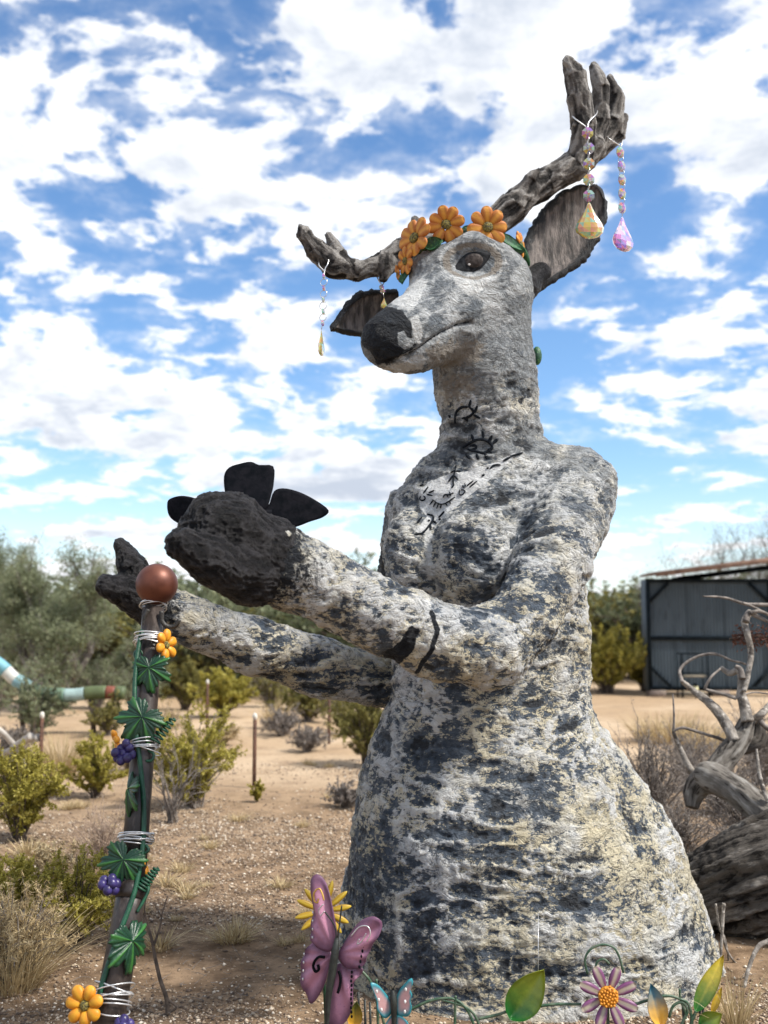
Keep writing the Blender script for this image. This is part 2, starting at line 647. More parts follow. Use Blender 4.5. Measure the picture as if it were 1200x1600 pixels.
# pebbles lying on the near ground
def pebbles():
    m, nt, b = newmat('pebble')
    at = nd(nt, 'ShaderNodeAttribute', attribute_name='tone').outputs['Fac']
    ramp = nd(nt, 'ShaderNodeValToRGB', {'Fac': at})
    e = ramp.color_ramp.elements
    e[0].position = 0.0; e[0].color = (0.09, 0.062, 0.045, 1)
    e[1].position = 1.0; e[1].color = (0.74, 0.66, 0.55, 1)
    for pos, col in ((0.3, (0.20, 0.14, 0.095, 1)), (0.6, (0.36, 0.27, 0.185, 1)), (0.85, (0.52, 0.42, 0.31, 1))):
        k = e.new(pos); k.color = col
    nt.links.new(ramp.outputs[0], b.inputs['Base Color'])
    b.inputs['Roughness'].default_value = 0.85
    n = 95000
    Y = 2.7 + 8.5 * rng.random(n * 3) ** 1.6
    X = (rng.random(n * 3) * 2 - 1) * (0.48 * Y)
    clump = vnoise(np.stack([X * 1.3, Y * 1.3, 0 * X], 1), 3)
    keep = rng.random(n * 3) < np.clip((clump - 0.25) * 1.9, 0.08, 1)
    X, Y = X[keep][:n], Y[keep][:n]
    n = len(X)
    s = (0.0032 + 0.008 * rng.random(n) ** 2.6) * (0.75 + Y * 0.07)
    base = np.array([(1, 0, 0), (-1, 0, 0), (0, 1, 0), (0, -1, 0), (0, 0, 1), (0, 0, -1)], float)
    tri = np.array([(0, 2, 4), (2, 1, 4), (1, 3, 4), (3, 0, 4), (2, 0, 5), (1, 2, 5), (3, 1, 5), (0, 3, 5)])
    V = base[None] * (0.7 + 0.6 * rng.random((n, 6, 1))) + (rng.random((n, 6, 3)) - 0.5) * 0.5
    a = rng.random(n) * 6.283
    c_, s_ = np.cos(a)[:, None], np.sin(a)[:, None]
    V = np.stack([V[..., 0] * c_ - V[..., 1] * s_ * 0.8, V[..., 0] * s_ + V[..., 1] * c_ * 0.8, V[..., 2] * 0.6], -1)
    V = V * s[:, None, None]
    V[..., 0] += X[:, None]; V[..., 1] += Y[:, None]
    V[..., 2] += (gz(X, Y) + 0.012 * fbm(np.stack([X, Y, 0 * X], 1) * 2.2, 3, 5) * np.clip(np.abs(Y - 4.4) + np.abs(X) - 0.2, 0, 1) + s * 0.25)[:, None]
    F = (tri[None] + (np.arange(n) * 6)[:, None, None]).reshape(-1, 3)
    o = mobj('gravel', V.reshape(-1, 3), F, m, loc=(0, 0, 0), smooth=False)
    fattr(o.data, 'tone', np.repeat(rng.random(n) ** 1.1, 6))
    tag(o, 'loose brown and pale gravel scattered over the near ground', 'gravel', kind='stuff')


pebbles()

# ================================================================== DEER STATUE
def plaster_material(name, face=False):
    m, nt, b = newmat(name)
    vec = nd(nt, 'ShaderNodeTexCoord').outputs['Object']
    A = lambda n_: nd(nt, 'ShaderNodeAttribute', attribute_name=n_).outputs['Fac']
    hg, slate_a, dark, white, brown, nose_a = A('hgt'), A('slate'), A('dark'), A('white'), A('brown'), A('grey')
    st = nd(nt, 'ShaderNodeMapping', {'Vector': vec, 'Scale': (1.0, 1.0, 1.45), 'Rotation': (0.0, 0.15, 0.0)}).outputs[0]
    big = noise(nt, st, 4.0, 3, 0.55, 0.6)
    stk = nd(nt, 'ShaderNodeMapping', {'Vector': vec, 'Scale': (1.0, 1.0, 3.6), 'Rotation': (0.0, 0.22, 0.0)}).outputs[0]
    mid = math_(nt, 'MULTIPLY_ADD', noise(nt, st, 27.0, 10, 0.72, 0.8), .55, math_(nt, 'MULTIPLY', noise(nt, stk, 13.0, 10, 0.72, 0.9), .45))
    spk = noise(nt, st, 55.0, 6, 0.7, 0.6)
    fin = noise(nt, vec, 85, 5, 0.65)
    s = math_(nt, 'MULTIPLY_ADD', big, 0.30, math_(nt, 'MULTIPLY', mid, 1.25))
    s = math_(nt, 'MULTIPLY_ADD', math_(nt, 'SUBTRACT', fin, 0.5), 0.16, s)
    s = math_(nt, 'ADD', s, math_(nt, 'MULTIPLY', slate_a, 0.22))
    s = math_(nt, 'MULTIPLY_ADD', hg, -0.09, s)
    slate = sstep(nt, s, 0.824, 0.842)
    # smaller flecks of the same slate paint
    s2 = math_(nt, 'MULTIPLY_ADD', big, 0.25, spk)
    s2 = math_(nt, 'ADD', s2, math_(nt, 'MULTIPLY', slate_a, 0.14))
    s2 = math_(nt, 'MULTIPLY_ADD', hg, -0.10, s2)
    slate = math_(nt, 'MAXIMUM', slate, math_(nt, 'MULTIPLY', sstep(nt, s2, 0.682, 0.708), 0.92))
    cream = mixc(nt, sstep(nt, noise(nt, vec, 5.0, 4, 0.6), 0.35, 0.65), (0.66, 0.585, 0.41), (0.76, 0.70, 0.54))
    cream = mixc(nt, sstep(nt, noise(nt, vec, 2.6, 5, 0.65), 0.52, 0.66), cream, (0.62, 0.62, 0.59))
    cream = mixc(nt, math_(nt, 'MULTIPLY', sstep(nt, nose_a, 0.0, 0.5), .65), cream, (0.66, 0.655, 0.625))
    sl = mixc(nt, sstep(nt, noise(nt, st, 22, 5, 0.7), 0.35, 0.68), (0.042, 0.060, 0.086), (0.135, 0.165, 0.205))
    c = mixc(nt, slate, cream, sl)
    # smoky grey wash
    wash = math_(nt, 'MULTIPLY', sstep(nt, math_(nt, 'ADD', noise(nt, st, 8.5, 8, 0.68), math_(nt, 'MULTIPLY', nose_a, 0.34)), 0.55, 0.72), 0.8)
    wcol = mixc(nt, sstep(nt, noise(nt, st, 30, 5, .7), .38, .64), (0.085, 0.105, 0.13), (0.27, 0.30, 0.33))
    c = mixc(nt, wash, c, wcol)
    # white dry brush caught on the crests
    dbm = math_(nt, 'ADD', hg, math_(nt, 'MULTIPLY', math_(nt, 'SUBTRACT', noise(nt, stk, 34, 7, 0.75, .8), 0.5), 2.4))
    dry = math_(nt, 'MULTIPLY', sstep(nt, dbm, 0.18, 0.38), sstep(nt, noise(nt, vec, 3.4, 5, 0.65), 0.40, 0.58))
    c = mixc(nt, math_(nt, 'MULTIPLY', dry, 0.85), c, (0.76, 0.77, 0.77))
    # trowel strokes: thin dark valleys
    rv = math_(nt, 'ABSOLUTE', math_(nt, 'SUBTRACT', noise(nt, st, 11, 7, 0.62, 1.1), 0.5))
    zone = sstep(nt, noise(nt, vec, 6.0, 4, .6), .40, .58)
    c = mixc(nt, math_(nt, 'MULTIPLY', math_(nt, 'MULTIPLY', sstep(nt, rv, .020, .006), zone), .75), c, (0.05, 0.055, 0.062))
    # streaky greys brushed along the face
    fm = A('face')
    hv = tuple(float(q) for q in hx)
    dt = nd(nt, 'ShaderNodeVectorMath', {0: vec, 1: hv}, operation='DOT_PRODUCT').outputs['Value']
    ax = nd(nt, 'ShaderNodeVectorMath', {0: hv, 'Scale': math_(nt, 'MULTIPLY', dt, 0.72)}, operation='SCALE').outputs[0]
    fv = nd(nt, 'ShaderNodeVectorMath', {0: vec, 1: ax}, operation='SUBTRACT').outputs[0]
    f1 = math_(nt, 'MULTIPLY_ADD', noise(nt, fv, 34, 7, .62, .5), .5, math_(nt, 'MULTIPLY', noise(nt, vec, 7.5, 4, .6), .62))
    fc = mixc(nt, sstep(nt, f1, .47, .64), (0.085, 0.108, 0.135), (0.68, 0.70, 0.705))
    c = mixc(nt, math_(nt, 'MULTIPLY', fm, .82), c, fc)
    # near-black where the relief is low, and in scattered pits
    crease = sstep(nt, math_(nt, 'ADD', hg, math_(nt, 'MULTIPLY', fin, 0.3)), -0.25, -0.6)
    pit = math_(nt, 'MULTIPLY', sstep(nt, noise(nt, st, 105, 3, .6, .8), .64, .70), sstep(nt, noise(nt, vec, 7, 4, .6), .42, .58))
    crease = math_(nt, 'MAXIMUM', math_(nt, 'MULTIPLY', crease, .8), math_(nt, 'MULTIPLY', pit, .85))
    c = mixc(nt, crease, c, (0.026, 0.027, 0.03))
    edge = math_(nt, 'MULTIPLY', math_(nt, 'SUBTRACT', noise(nt, vec, 38, 6, 0.7), 0.5), 1.3)
    def over(c, mask, col, lo=0.40, hi=0.62, amt=1.0):
        k = sstep(nt, math_(nt, 'ADD', mask, edge), lo, hi)
        return mixc(nt, math_(nt, 'MULTIPLY', k, amt), c, col)
    c = over(c, brown, (0.33, 0.285, 0.235), amt=0.8)
    c = over(c, white, (0.76, 0.77, 0.76), lo=.34, hi=.62, amt=0.88)
    c = mixc(nt, math_(nt, 'MULTIPLY', sstep(nt, math_(nt, 'MULTIPLY_ADD', edge, .22, A('chest')), .36, .54), .96), c, (0.80, 0.81, 0.81))
    c = over(c, dark, mixc(nt, sstep(nt, noise(nt, vec, 26, 5, 0.7), 0.5, 0.72), (0.007, 0.010, 0.016), (0.024, 0.032, 0.043)))
    nt.links.new(c, b.inputs['Base Color'])
    b.inputs['Specular IOR Level'].default_value = 0.35
    nt.links.new(mixc(nt, slate, (0.72,) * 3, (0.5,) * 3), b.inputs['Roughness'])
    st2 = nd(nt, 'ShaderNodeMapping', {'Vector': vec, 'Scale': (1.0, 1.0, 1.35), 'Rotation': (0.3, 0.4, 0.0)}).outputs[0]
    h1 = noise(nt, st2, 30, 7, 0.72, 1.4)
    h2 = math_(nt, 'MINIMUM', rv, .10)
    hh = math_(nt, 'MULTIPLY_ADD', h2, 3.5, h1)
    hh = math_(nt, 'MULTIPLY_ADD', slate, -0.06, hh)
    hh = math_(nt, 'MULTIPLY_ADD', noise(nt, vec, 110, 4, .65), .28, hh)
    bm = nd(nt, 'ShaderNodeBump', {'Height': hh, 'Strength': 1.0, 'Distance': 0.026})
    nt.links.new(bm.outputs[0], b.inputs['Normal'])
    return m


STATUE_LOC = np.array((0.62, 4.5, 0.0))
statue = empty('deer_statue', STATUE_LOC, 'tall cream and slate painted plaster deer woman with antlers and flaring skirt', 'statue')

# trunk of the figure: stacked ellipses measured from the silhouette
rows = [(1600, 500, 1150, 4.5, .78), (1480, 527, 1119, 4.5, .78), (1400, 531, 1091, 4.5, .80), (1300, 546, 1050, 4.5, .82),
        (1200, 569, 985, 4.5, .82), (1140, 592, 945, 4.5, .83), (1090, 611, 921, 4.5, .85), (1040, 615, 917, 4.5, .85),
        (1000, 612, 917, 4.5, .85), (930, 608, 916, 4.5, .82), (850, 608, 912, 4.5, .78), (780, 615, 920, 4.5, .70),
        (745, 636, 920, 4.5, .62), (718, 660, 895, 4.5, .60), (700, 690, 862, 4.5, .62), (685, 715, 830, 4.5, .7)]
tr = []
for py, xl, xr, Yc, q in rows:
    a, b_ = P(xl, py, Yc), P(xr, py, Yc)
    rx = (b_[0] - a[0]) / 2
    tr.append(((a[2] + b_[2]) / 2, (a[0] + b_[0]) / 2, Yc, rx, rx * q))
tr = np.array(sorted(tr))


def trunk_f(X, Y, Z):
    zc = np.clip(Z, tr[0, 0], tr[-1, 0])
    cx = np.interp(zc, tr[:, 0], tr[:, 1]); cy = np.interp(zc, tr[:, 0], tr[:, 2])
    rx = np.interp(zc, tr[:, 0], tr[:, 3]); ry = np.interp(zc, tr[:, 0], tr[:, 4])
    th = np.arctan2(Y - cy, X - cx)
    fold = 1 + 0.018 * np.sin(th * 5 + Z * 1.5) * np.clip(1.2 - Z, 0, 1)
    d = (np.sqrt(((X - cx) / rx) ** 2 + ((Y - cy) / ry) ** 2) - fold) * np.minimum(rx, ry) * 0.9
    return np.maximum(d, Z - tr[-1, 0])


trunk = (trunk_f, np.array((-.4, 3.5, -0.3)), np.array((1.75, 5.5, tr[-1, 0])))
near_arm = chain([(898, 772, 4.40, .185), (866, 880, 4.08, .145), (818, 970, 3.86, .138), (765, 1016, 3.75, .150)]) + \
    chain([(765, 1016, 3.75, .150), (690, 1006, 3.66, .134), (600, 966, 3.57, .120), (500, 912, 3.49, .120), (425, 878, 3.43, .131)])
far_arm = chain([(652, 805, 4.72, .16), (636, 900, 4.86, .13), (650, 1065, 4.86, .13)]) + \
    chain([(650, 1075, 4.82, .12), (500, 1043, 4.6, .125), (400, 1007, 4.46, .118), (300, 970, 4.33, .098), (240, 945, 4.26, .09)])
neck = chain([(765, 712, 4.48, .198), (766, 650, 4.45, .186), (758, 590, 4.44, .204), (750, 520, 4.46, .226)])
hf = P(600, 535, 4.05) - P(750, 455, 4.42)
hx, hy, hz = hf / np.linalg.norm(hf), None, None
hr, hu, _ = frame(hx)
head = [sd_ell(P(752, 455, 4.44), (.235, .225, .235), (hx, hr, hu))] + \
    chain([(742, 466, 4.40, .205), (690, 494, 4.25, .172), (640, 522, 4.12, .138), (608, 534, 4.06, .118)]) + \
    [sd_cone(P(735, 500, 4.40), P(640, 548, 4.10), .15, .095), sd_cone(P(740, 440, 4.40), P(682, 430, 4.28), .19, .115)]
brow = chain([(700, 402, 4.22, .05), (740, 385, 4.22, .055), (778, 398, 4.28, .045)])
bust = [sd_ell(P(742, 872, 4.20), (.17, .17, .21)), sd_ell(P(636, 872, 4.27), (.105, .15, .20))]
delt = [sd_ell(P(885, 745, 4.45), (.2, .17, .13))]
bodyV, bodyF = sdf_mesh([([trunk], .02), (bust, .07), (neck, .10), (delt, .08), (far_arm, .05), (near_arm[:1], .06), (near_arm[1:], .022), (head, .05), (brow, .05)], .0125, 1, zmin=-.04)

N0 = vnormals(bodyV, bodyF)
px = to_px(bodyV)
z = bodyV[:, 2]
front = (N0 @ np.array((0, -1, -.1))) > -0.25
# relief: lumps, wrap ridges, ragged peaks
w = bodyV + 0.08 * np.stack([fbm(bodyV * 3, 2, 21), fbm(bodyV * 3, 2, 22), fbm(bodyV * 3, 2, 23)], 1)
skirt = np.clip((1.25 - z) / .3, 0, 1)
face = np.clip((z - 2.42) / .15, 0, 1) * np.clip((4.75 - bodyV[:, 1]) / .1, 0, 1)
lump = fbm(w * 3.2, 2, 1)
st_ = w * np.array((1.0, 1.0, 1.9))
wr = ridged(st_ * 6.5, 2, 2)
fine_ = ridged(w * np.array((22, 22, 40)), 2, 3)
rag = fbm(bodyV * 60, 2, 4)
amp = 1 - 0.55 * face
disp = .020 * lump * (1 - .7 * face) + amp * (.022 * (wr - .62) + .011 * (fine_ - .6) + .004 * rag)
# sculpted lines: mouth, nostril, brow
mouth = [(600, 572), (628, 560), (655, 545), (690, 520), (715, 508), (737, 504)]
md = seg_dist(px, mouth)
isface = front & (z > 2.35) & (bodyV[:, 1] < 4.6)
disp -= isface * .016 * np.exp(-(md / 4.0) ** 2)
eyec = np.array((738, 409))
ed = np.sqrt(((px[:, 0] - 738) / 34) ** 2 + ((px[:, 1] - 409) / 22) ** 2)
disp -= isface * .012 * np.exp(-ed ** 2)
disp += isface * .008 * np.exp(-((ed - 1.5) / .35) ** 2)
CHEST = [(652, 772), (668, 752), (700, 742), (735, 736), (775, 722), (805, 708), (800, 718), (770, 745), (735, 772), (700, 800), (682, 820), (662, 834), (650, 830), (668, 806), (655, 790)]
cz = front & (z > 1.6) & (z < 2.3) & (bodyV[:, 1] < 4.6)
disp *= 1 - .8 * cz * np.clip(.5 - poly_sd(px, CHEST) / 16, 0, 1)
bodyV = bodyV + N0 * disp[:, None]

statue_plaster = plaster_material('painted_plaster')
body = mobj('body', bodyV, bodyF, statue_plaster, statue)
hgt = np.clip((amp * (.022 * (wr - .62) + .011 * (fine_ - .6) + .005 * rag)) / .011, -1, 1)
fattr(body.data, 'hgt', hgt * (1 - .4 * face))
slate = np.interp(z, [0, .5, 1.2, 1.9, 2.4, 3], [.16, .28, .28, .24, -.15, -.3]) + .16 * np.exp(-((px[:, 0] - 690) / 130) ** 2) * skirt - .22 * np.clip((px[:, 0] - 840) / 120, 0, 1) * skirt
fattr(body.data, 'slate', slate + .35 * front * np.exp(-(seg_dist(px, [(832, 800), (790, 880), (742, 945)]) / 16) ** 2))  # extra slate along arm-chest crease: paint patches, plus crease shade painted in
fattr(body.data, 'face', isface * np.clip(1 - seg_dist(px, [(600, 535), (680, 490), (750, 430)]) / 95, 0, 1) ** .6 * np.clip((560 - px[:, 1] + (px[:, 0] - 640) * .1) / 60, 0, 1))
grey = np.clip((z - 1.25) / .9, 0, 1) * .55 + .45 * face - .25 * (z > 2.3) * np.clip((px[:, 1] - 580) / 60, 0, 1) * (px[:, 1] < 640)
fattr(body.data, 'grey', np.where(skirt > .5, .0, grey))
soft = lambda sd, k=5.0: np.clip(.5 - sd / (2 * k), 0, 1)
nosepoly = [(563, 515), (577, 490), (600, 477), (628, 483), (642, 505), (646, 530), (652, 542), (630, 556), (608, 574), (586, 572), (572, 556), (562, 535)]
darkm = isface * soft(poly_sd(px, nosepoly)) * (bodyV[:, 1] < 4.3)
darkm = np.maximum(darkm, isface * soft(md - 1.2, 2.0) * .95 * (px[:, 0] > 640))
darkm *= 1 - soft(poly_sd(px, [(622, 520), (632, 516), (637, 527), (647, 530), (645, 541), (632, 547), (622, 538)]), 2.5)
darkm *= 1 - soft(poly_sd(px, [(566, 545), (574, 548), (584, 566), (580, 570), (572, 562)]), 2.5)
armv = front & (bodyV[:, 1] < 4.1)
darkm = np.maximum(darkm, armv * soft(poly_sd(px, [(640, 975), (655, 985), (645, 1015), (622, 1040), (596, 1030), (606, 1012), (625, 1000)]), 4))
darkm = np.maximum(darkm, armv * soft(seg_dist(px, [(672, 960), (682, 985), (673, 1015), (652, 1048)]) - 4, 3))
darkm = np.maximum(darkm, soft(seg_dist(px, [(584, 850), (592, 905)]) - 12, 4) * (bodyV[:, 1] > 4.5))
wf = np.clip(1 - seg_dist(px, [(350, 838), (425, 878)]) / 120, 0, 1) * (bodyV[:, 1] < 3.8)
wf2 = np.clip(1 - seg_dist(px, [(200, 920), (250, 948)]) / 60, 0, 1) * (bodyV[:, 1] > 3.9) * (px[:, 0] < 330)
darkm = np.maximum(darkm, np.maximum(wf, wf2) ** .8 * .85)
# smoky slate on the neck front and under the near arm
neckf = front & (z > 2.0) & (z < 2.6)
fattr(body.data, 'dark', darkm)
whitem = isface * np.maximum.reduce([
    soft(poly_sd(px, [(618, 452), (650, 430), (668, 440), (655, 470), (640, 490), (620, 478), (606, 470)]), 6),
    soft(poly_sd(px, [(640, 500), (652, 492), (662, 520), (655, 540), (646, 528)]), 5),
    soft(np.abs(ed - 1.5) * 28 - 4, 6) * .62,
    soft(poly_sd(px, [(705, 432), (745, 440), (770, 430), (752, 455), (735, 462), (718, 450)]), 6),
    soft(poly_sd(px, [(590, 580), (630, 565), (655, 552), (668, 560), (660, 578), (610, 590)]), 6) * .8])
whitem *= 1 - darkm
chestw = front & (z > 1.6) & (z < 2.3) & (bodyV[:, 1] < 4.6)
fattr(body.data, 'chest', chestw * soft(poly_sd(px, CHEST), 4))
whitem = np.maximum(whitem, 0 * soft(poly_sd(px, [(652, 772), (668, 752), (700, 742), (735, 736), (775, 722), (805, 708), (800, 718), (770, 745), (735, 772), (700, 800), (682, 820), (662, 834), (650, 830), (668, 806), (655, 790)]), 4))
whitem = np.maximum(whitem, chestw * soft(poly_sd(px, [(662, 830), (676, 826), (676, 880), (680, 935), (668, 935), (664, 880)]), 5) * .75)
fattr(body.data, 'white', whitem)
brownm = isface * np.maximum(soft(np.abs(ed - 1.25) * 28 - 6, 5), soft(poly_sd(px, [(660, 545), (700, 525), (760, 530), (760, 570), (690, 580), (662, 575)]), 20) * .8)
brownm = np.maximum(brownm, front * (z > 2.3) * soft(poly_sd(px, [(668, 585), (720, 575), (760, 585), (750, 625), (690, 640)]), 18) * .6)
fattr(body.data, 'brown', brownm * (1 - whitem))

BVH = BVHTree.FromPolygons(bodyV.tolist(), bodyF.tolist())


def hit(pxx, pyy, lift=0.0):
    o = Vector((0, 0, CAM_H))
    d = Vector(P(pxx, pyy, 4.0)) - o
    loc, nor, _, dist = BVH.ray_cast(o, d.normalized())
    if loc is None:
        return None, None
    return np.array(loc) + np.array(nor) * lift, np.array(nor)


# ---- hooves
def grain_mat(name, deep, mid, high, rough):
    m, nt, b = newmat(name)
    vec = nd(nt, 'ShaderNodeTexCoord').outputs['Object']
    hg = nd(nt, 'ShaderNodeAttribute', attribute_name='hgt').outputs['Fac']
    n1 = noise(nt, vec, 42, 6, .7)
    hh = math_(nt, 'ADD', hg, math_(nt, 'MULTIPLY', math_(nt, 'SUBTRACT', n1, .5), 1.6))
    c = mixc(nt, sstep(nt, hh, -.55, .1), deep, mid)
    c = mixc(nt, math_(nt, 'MULTIPLY', sstep(nt, hh, .1, .75), .85), c, high)
    nt.links.new(c, b.inputs['Base Color'])
    b.inputs['Roughness'].default_value = rough
    b.inputs['Specular IOR Level'].default_value = .3
    bm = nd(nt, 'ShaderNodeBump', {'Height': noise(nt, vec, 60, 7, .75), 'Strength': .9, 'Distance': .02})
    nt.links.new(bm.outputs[0], b.inputs['Normal'])
    return m


hoof_mat = grain_mat('hoof_black', (0.002, 0.002, 0.003), (0.008, 0.007, 0.008), (0.034, 0.032, 0.034), .42)


def rough_part(name, groups, h, mat, parent, amp=.012, fs=20, sub=1, grain=.75, zmin=None):
    V, F = sdf_mesh(groups, h, sub, zmin)
    Nn = vnormals(V, F)
    # grain runs along the nearest limb axis
    best = np.full(len(V), 1e9); axd = np.zeros_like(V)
    for g, k in groups:
        for f, a, b_, pa, pb_ in g:
            ab = pb_ - pa
            t = np.clip(((V - pa) @ ab) / (ab @ ab + 1e-12), 0, 1)
            d = np.linalg.norm(V - pa - t[:, None] * ab, axis=1)
            m_ = d < best
            best = np.where(m_, d, best)
            axd[m_] = ab / (np.linalg.norm(ab) + 1e-9)
    q = V - grain * axd * np.sum(V * axd, 1)[:, None]
    q = q + .02 * np.stack([fbm(V * 9, 2, 51), fbm(V * 9, 2, 52), fbm(V * 9, 2, 53)], 1)
    n1 = ridged(q * fs, 3, 31)
    V = V + Nn * (amp * (n1 - .62) + amp * .8 * fbm(V * fs * .3, 2, 8) + amp * .3 * fbm(q * fs * 3.2, 2, 33))[:, None]
    o = mobj(name, V, F, mat, parent)
    fattr(o.data, 'hgt', np.clip((n1 - .62) * 3, -1, 1))
    return o


hoof1 = rough_part('hoof', [(chain([(452, 892, 3.47, .108), (418, 876, 3.43, .134), (352, 838, 3.36, .140), (338, 832, 3.34, .125)]), .03),
                            (chain([(395, 897, 3.36, .105), (330, 874, 3.22, .080), (286, 852, 3.16, .056)]), .006)], .0085, hoof_mat, statue, .016, 34, grain=.45)
hoof2 = rough_part('hoof', [(chain([(250, 948, 4.27, .088), (225, 928, 4.25, .088), (205, 884, 4.22, .062), (188, 850, 4.2, .026)]), .02),
                            (chain([(232, 942, 4.23, .09), (190, 922, 4.16, .066), (170, 916, 4.13, .048)]), .012)], .0085, hoof_mat, statue, .013, 34, grain=.45)
tag(hoof1, 'black rough cloven hoof raised palm up'); tag(hoof2, 'black rough cloven hoof spread behind copper ball')

# ---- antlers
bark = grain_mat('antler_bark', (0.018, 0.016, 0.015), (0.12, 0.108, 0.098), (0.36, 0.34, 0.315), .8)
ant_near = [(chain([(768, 352, 4.46, .062), (800, 322, 4.48, .064), (850, 288, 4.52, .060), (895, 262, 4.54, .064), (925, 232, 4.55, .07)]), .03),
            (chain([(905, 250, 4.53, .06), (914, 200, 4.5, .054), (906, 150, 4.48, .05), (898, 118, 4.47, .044), (888, 98, 4.46, .026)]), .012),
            (chain([(925, 235, 4.56, .05), (939, 190, 4.55, .042), (939, 140, 4.55, .036), (927, 104, 4.55, .019)]), .006),
            (chain([(932, 232, 4.62, .046), (959, 192, 4.64, .038), (963, 152, 4.64, .029), (953, 122, 4.64, .015)]), .006),
            (chain([(935, 236, 4.66, .04), (964, 212, 4.68, .032), (976, 182, 4.68, .014)]), .006),
            (chain([(808, 312, 4.47, .035), (830, 280, 4.45, .024), (842, 264, 4.44, .010)]), .012)]
antler1 = rough_part('antler', ant_near, .0085, bark, statue, .015, 26, grain=.8)
ant_far = [(chain([(668, 385, 4.52, .055), (632, 392, 4.5, .058), (600, 412, 4.5, .052), (560, 424, 4.47, .044), (520, 414, 4.44, .05), (492, 390, 4.42, .045), (476, 366, 4.4, .032), (471, 356, 4.39, .022)]), .02),
           (chain([(548, 422, 4.46, .035), (528, 398, 4.45, .034), (514, 368, 4.43, .018)]), .012),
           (chain([(604, 412, 4.48, .045), (599, 436, 4.47, .022)]), .012),
           (chain([(650, 390, 4.55, .04), (652, 360, 4.56, .03), (648, 342, 4.56, .018)]), .012)]
antler2 = rough_part('antler', ant_far, .0085, bark, statue, .013, 28, grain=.8)
tag(antler1, 'tall upswept antler with a fan of four tines'); tag(antler2, 'low spreading antler reaching over the muzzle')


# ---- ears: cupped leaves with thickness
def ear_part(base, tip, width_px, side, prof, face_n, cup):
    a, b_ = base, tip
    ax = b_ - a; L = np.linalg.norm(ax); ax /= L
    n_ = np.asarray(face_n, float); n_ -= ax * np.dot(n_, ax); n_ /= np.linalg.norm(n_)
    sd_ = np.cross(ax, n_)
    nu_, nv_ = 56, 40
    U, Vv = np.meshgrid(np.linspace(0, 1, nu_), np.linspace(-1, 1, nv_), indexing='ij')
    wid = width_px * (np.interp(U, [0, .08, .25, .45, .65, .82, .93, 1], prof))
    bend = .06 * L * np.sin(U * math.pi)
    pts = a + ax * (U * L)[..., None] + sd_ * (Vv * wid)[..., None] + n_ * (cup * (Vv ** 2 - .6) * wid + bend * side)[..., None]
    g = pts.reshape(-1, 3)
    I_, J_ = np.meshgrid(np.arange(nu_ - 1), np.arange(nv_ - 1), indexing='ij')
    F = np.stack([(I_ * nv_ + J_).ravel(), ((I_ + 1) * nv_ + J_).ravel(), ((I_ + 1) * nv_ + J_ + 1).ravel(), (I_ * nv_ + J_ + 1).ravel()], 1)
    Nn = vnormals(g, F)
    if (Nn.mean(0) @ n_) < 0:
        F = F[:, ::-1]; Nn = -Nn
    rim = np.maximum(np.abs(Vv), np.abs(U * 2 - 1) ** 3).ravel()
    th = .018 + .012 * (rim > .86)
    k = fbm(g * 9, 2, 41) * .008 + .006 * (ridged(g * 30, 2, 42) - .6)
    Aq = g + Nn * (th * .5 + k)[:, None]; Bq = g - Nn * (th * .5 - k)[:, None]
    m_ = len(g)
    border = [i * nv_ for i in range(nu_)] + [(nu_ - 1) * nv_ + j for j in range(1, nv_)] + \
             [i * nv_ + nv_ - 1 for i in range(nu_ - 2, -1, -1)] + [j for j in range(nv_ - 2, 0, -1)]
    Vt = np.vstack([Aq, Bq])
    bo = np.array(border)
    jag = fbm(g[bo] * 40, 2, 44)[:, None] * .012
    cen = g.mean(0)
    Vt[bo] += (g[bo] - cen) / np.linalg.norm(g[bo] - cen, axis=1)[:, None] * jag
    Vt[bo + m_] += (g[bo] - cen) / np.linalg.norm(g[bo] - cen, axis=1)[:, None] * jag
    side_f = np.stack([bo, np.roll(bo, -1), np.roll(bo, -1) + m_, bo + m_], 1)
    test = np.cross(Vt[side_f[0, 1]] - Vt[side_f[0, 0]], Vt[side_f[0, 3]] - Vt[side_f[0, 0]])
    if test @ (Vt[side_f[0, 0]] - cen) < 0:
        side_f = side_f[:, ::-1]
    Fa = np.vstack([F, F[:, ::-1] + m_, side_f])
    o = mobj('ear', Vt, Fa, ear_mat, statue)
    fattr(o.data, 'rim', np.concatenate([rim, np.ones(m_)]))
    return o


ear_mat, nt, b = newmat('ear_paint')
vec = nd(nt, 'ShaderNodeTexCoord').outputs['Object']
rimv = nd(nt, 'ShaderNodeAttribute', attribute_name='rim').outputs['Fac']
strk = nd(nt, 'ShaderNodeMapping', {'Vector': vec, 'Rotation': (0, -0.6, 0), 'Scale': (4.5, 2, .7)}).outputs[0]
n1 = noise(nt, strk, 9, 6, .65)
c = mixc(nt, sstep(nt, n1, .36, .68), (0.045, 0.04, 0.038), (0.24, 0.205, 0.185))
c = mixc(nt, sstep(nt, noise(nt, strk, 17, 6, .7), .6, .75), c, (0.36, 0.33, 0.31))
rm = sstep(nt, math_(nt, 'ADD', rimv, math_(nt, 'MULTIPLY', math_(nt, 'SUBTRACT', noise(nt, vec, 20, 5, .7), .5), .8)), .74, .92)
c = mixc(nt, rm, c, mixc(nt, sstep(nt, noise(nt, vec, 40, 5, .7), .5, .75), (0.012, 0.013, 0.015), (0.10, 0.10, 0.10)))
nt.links.new(c, b.inputs['Base Color'])
b.inputs['Roughness'].default_value = .8
bm = nd(nt, 'ShaderNodeBump', {'Height': noise(nt, strk, 30, 6, .7), 'Strength': .7, 'Distance': .015})
nt.links.new(bm.outputs[0], b.inputs['Normal'])
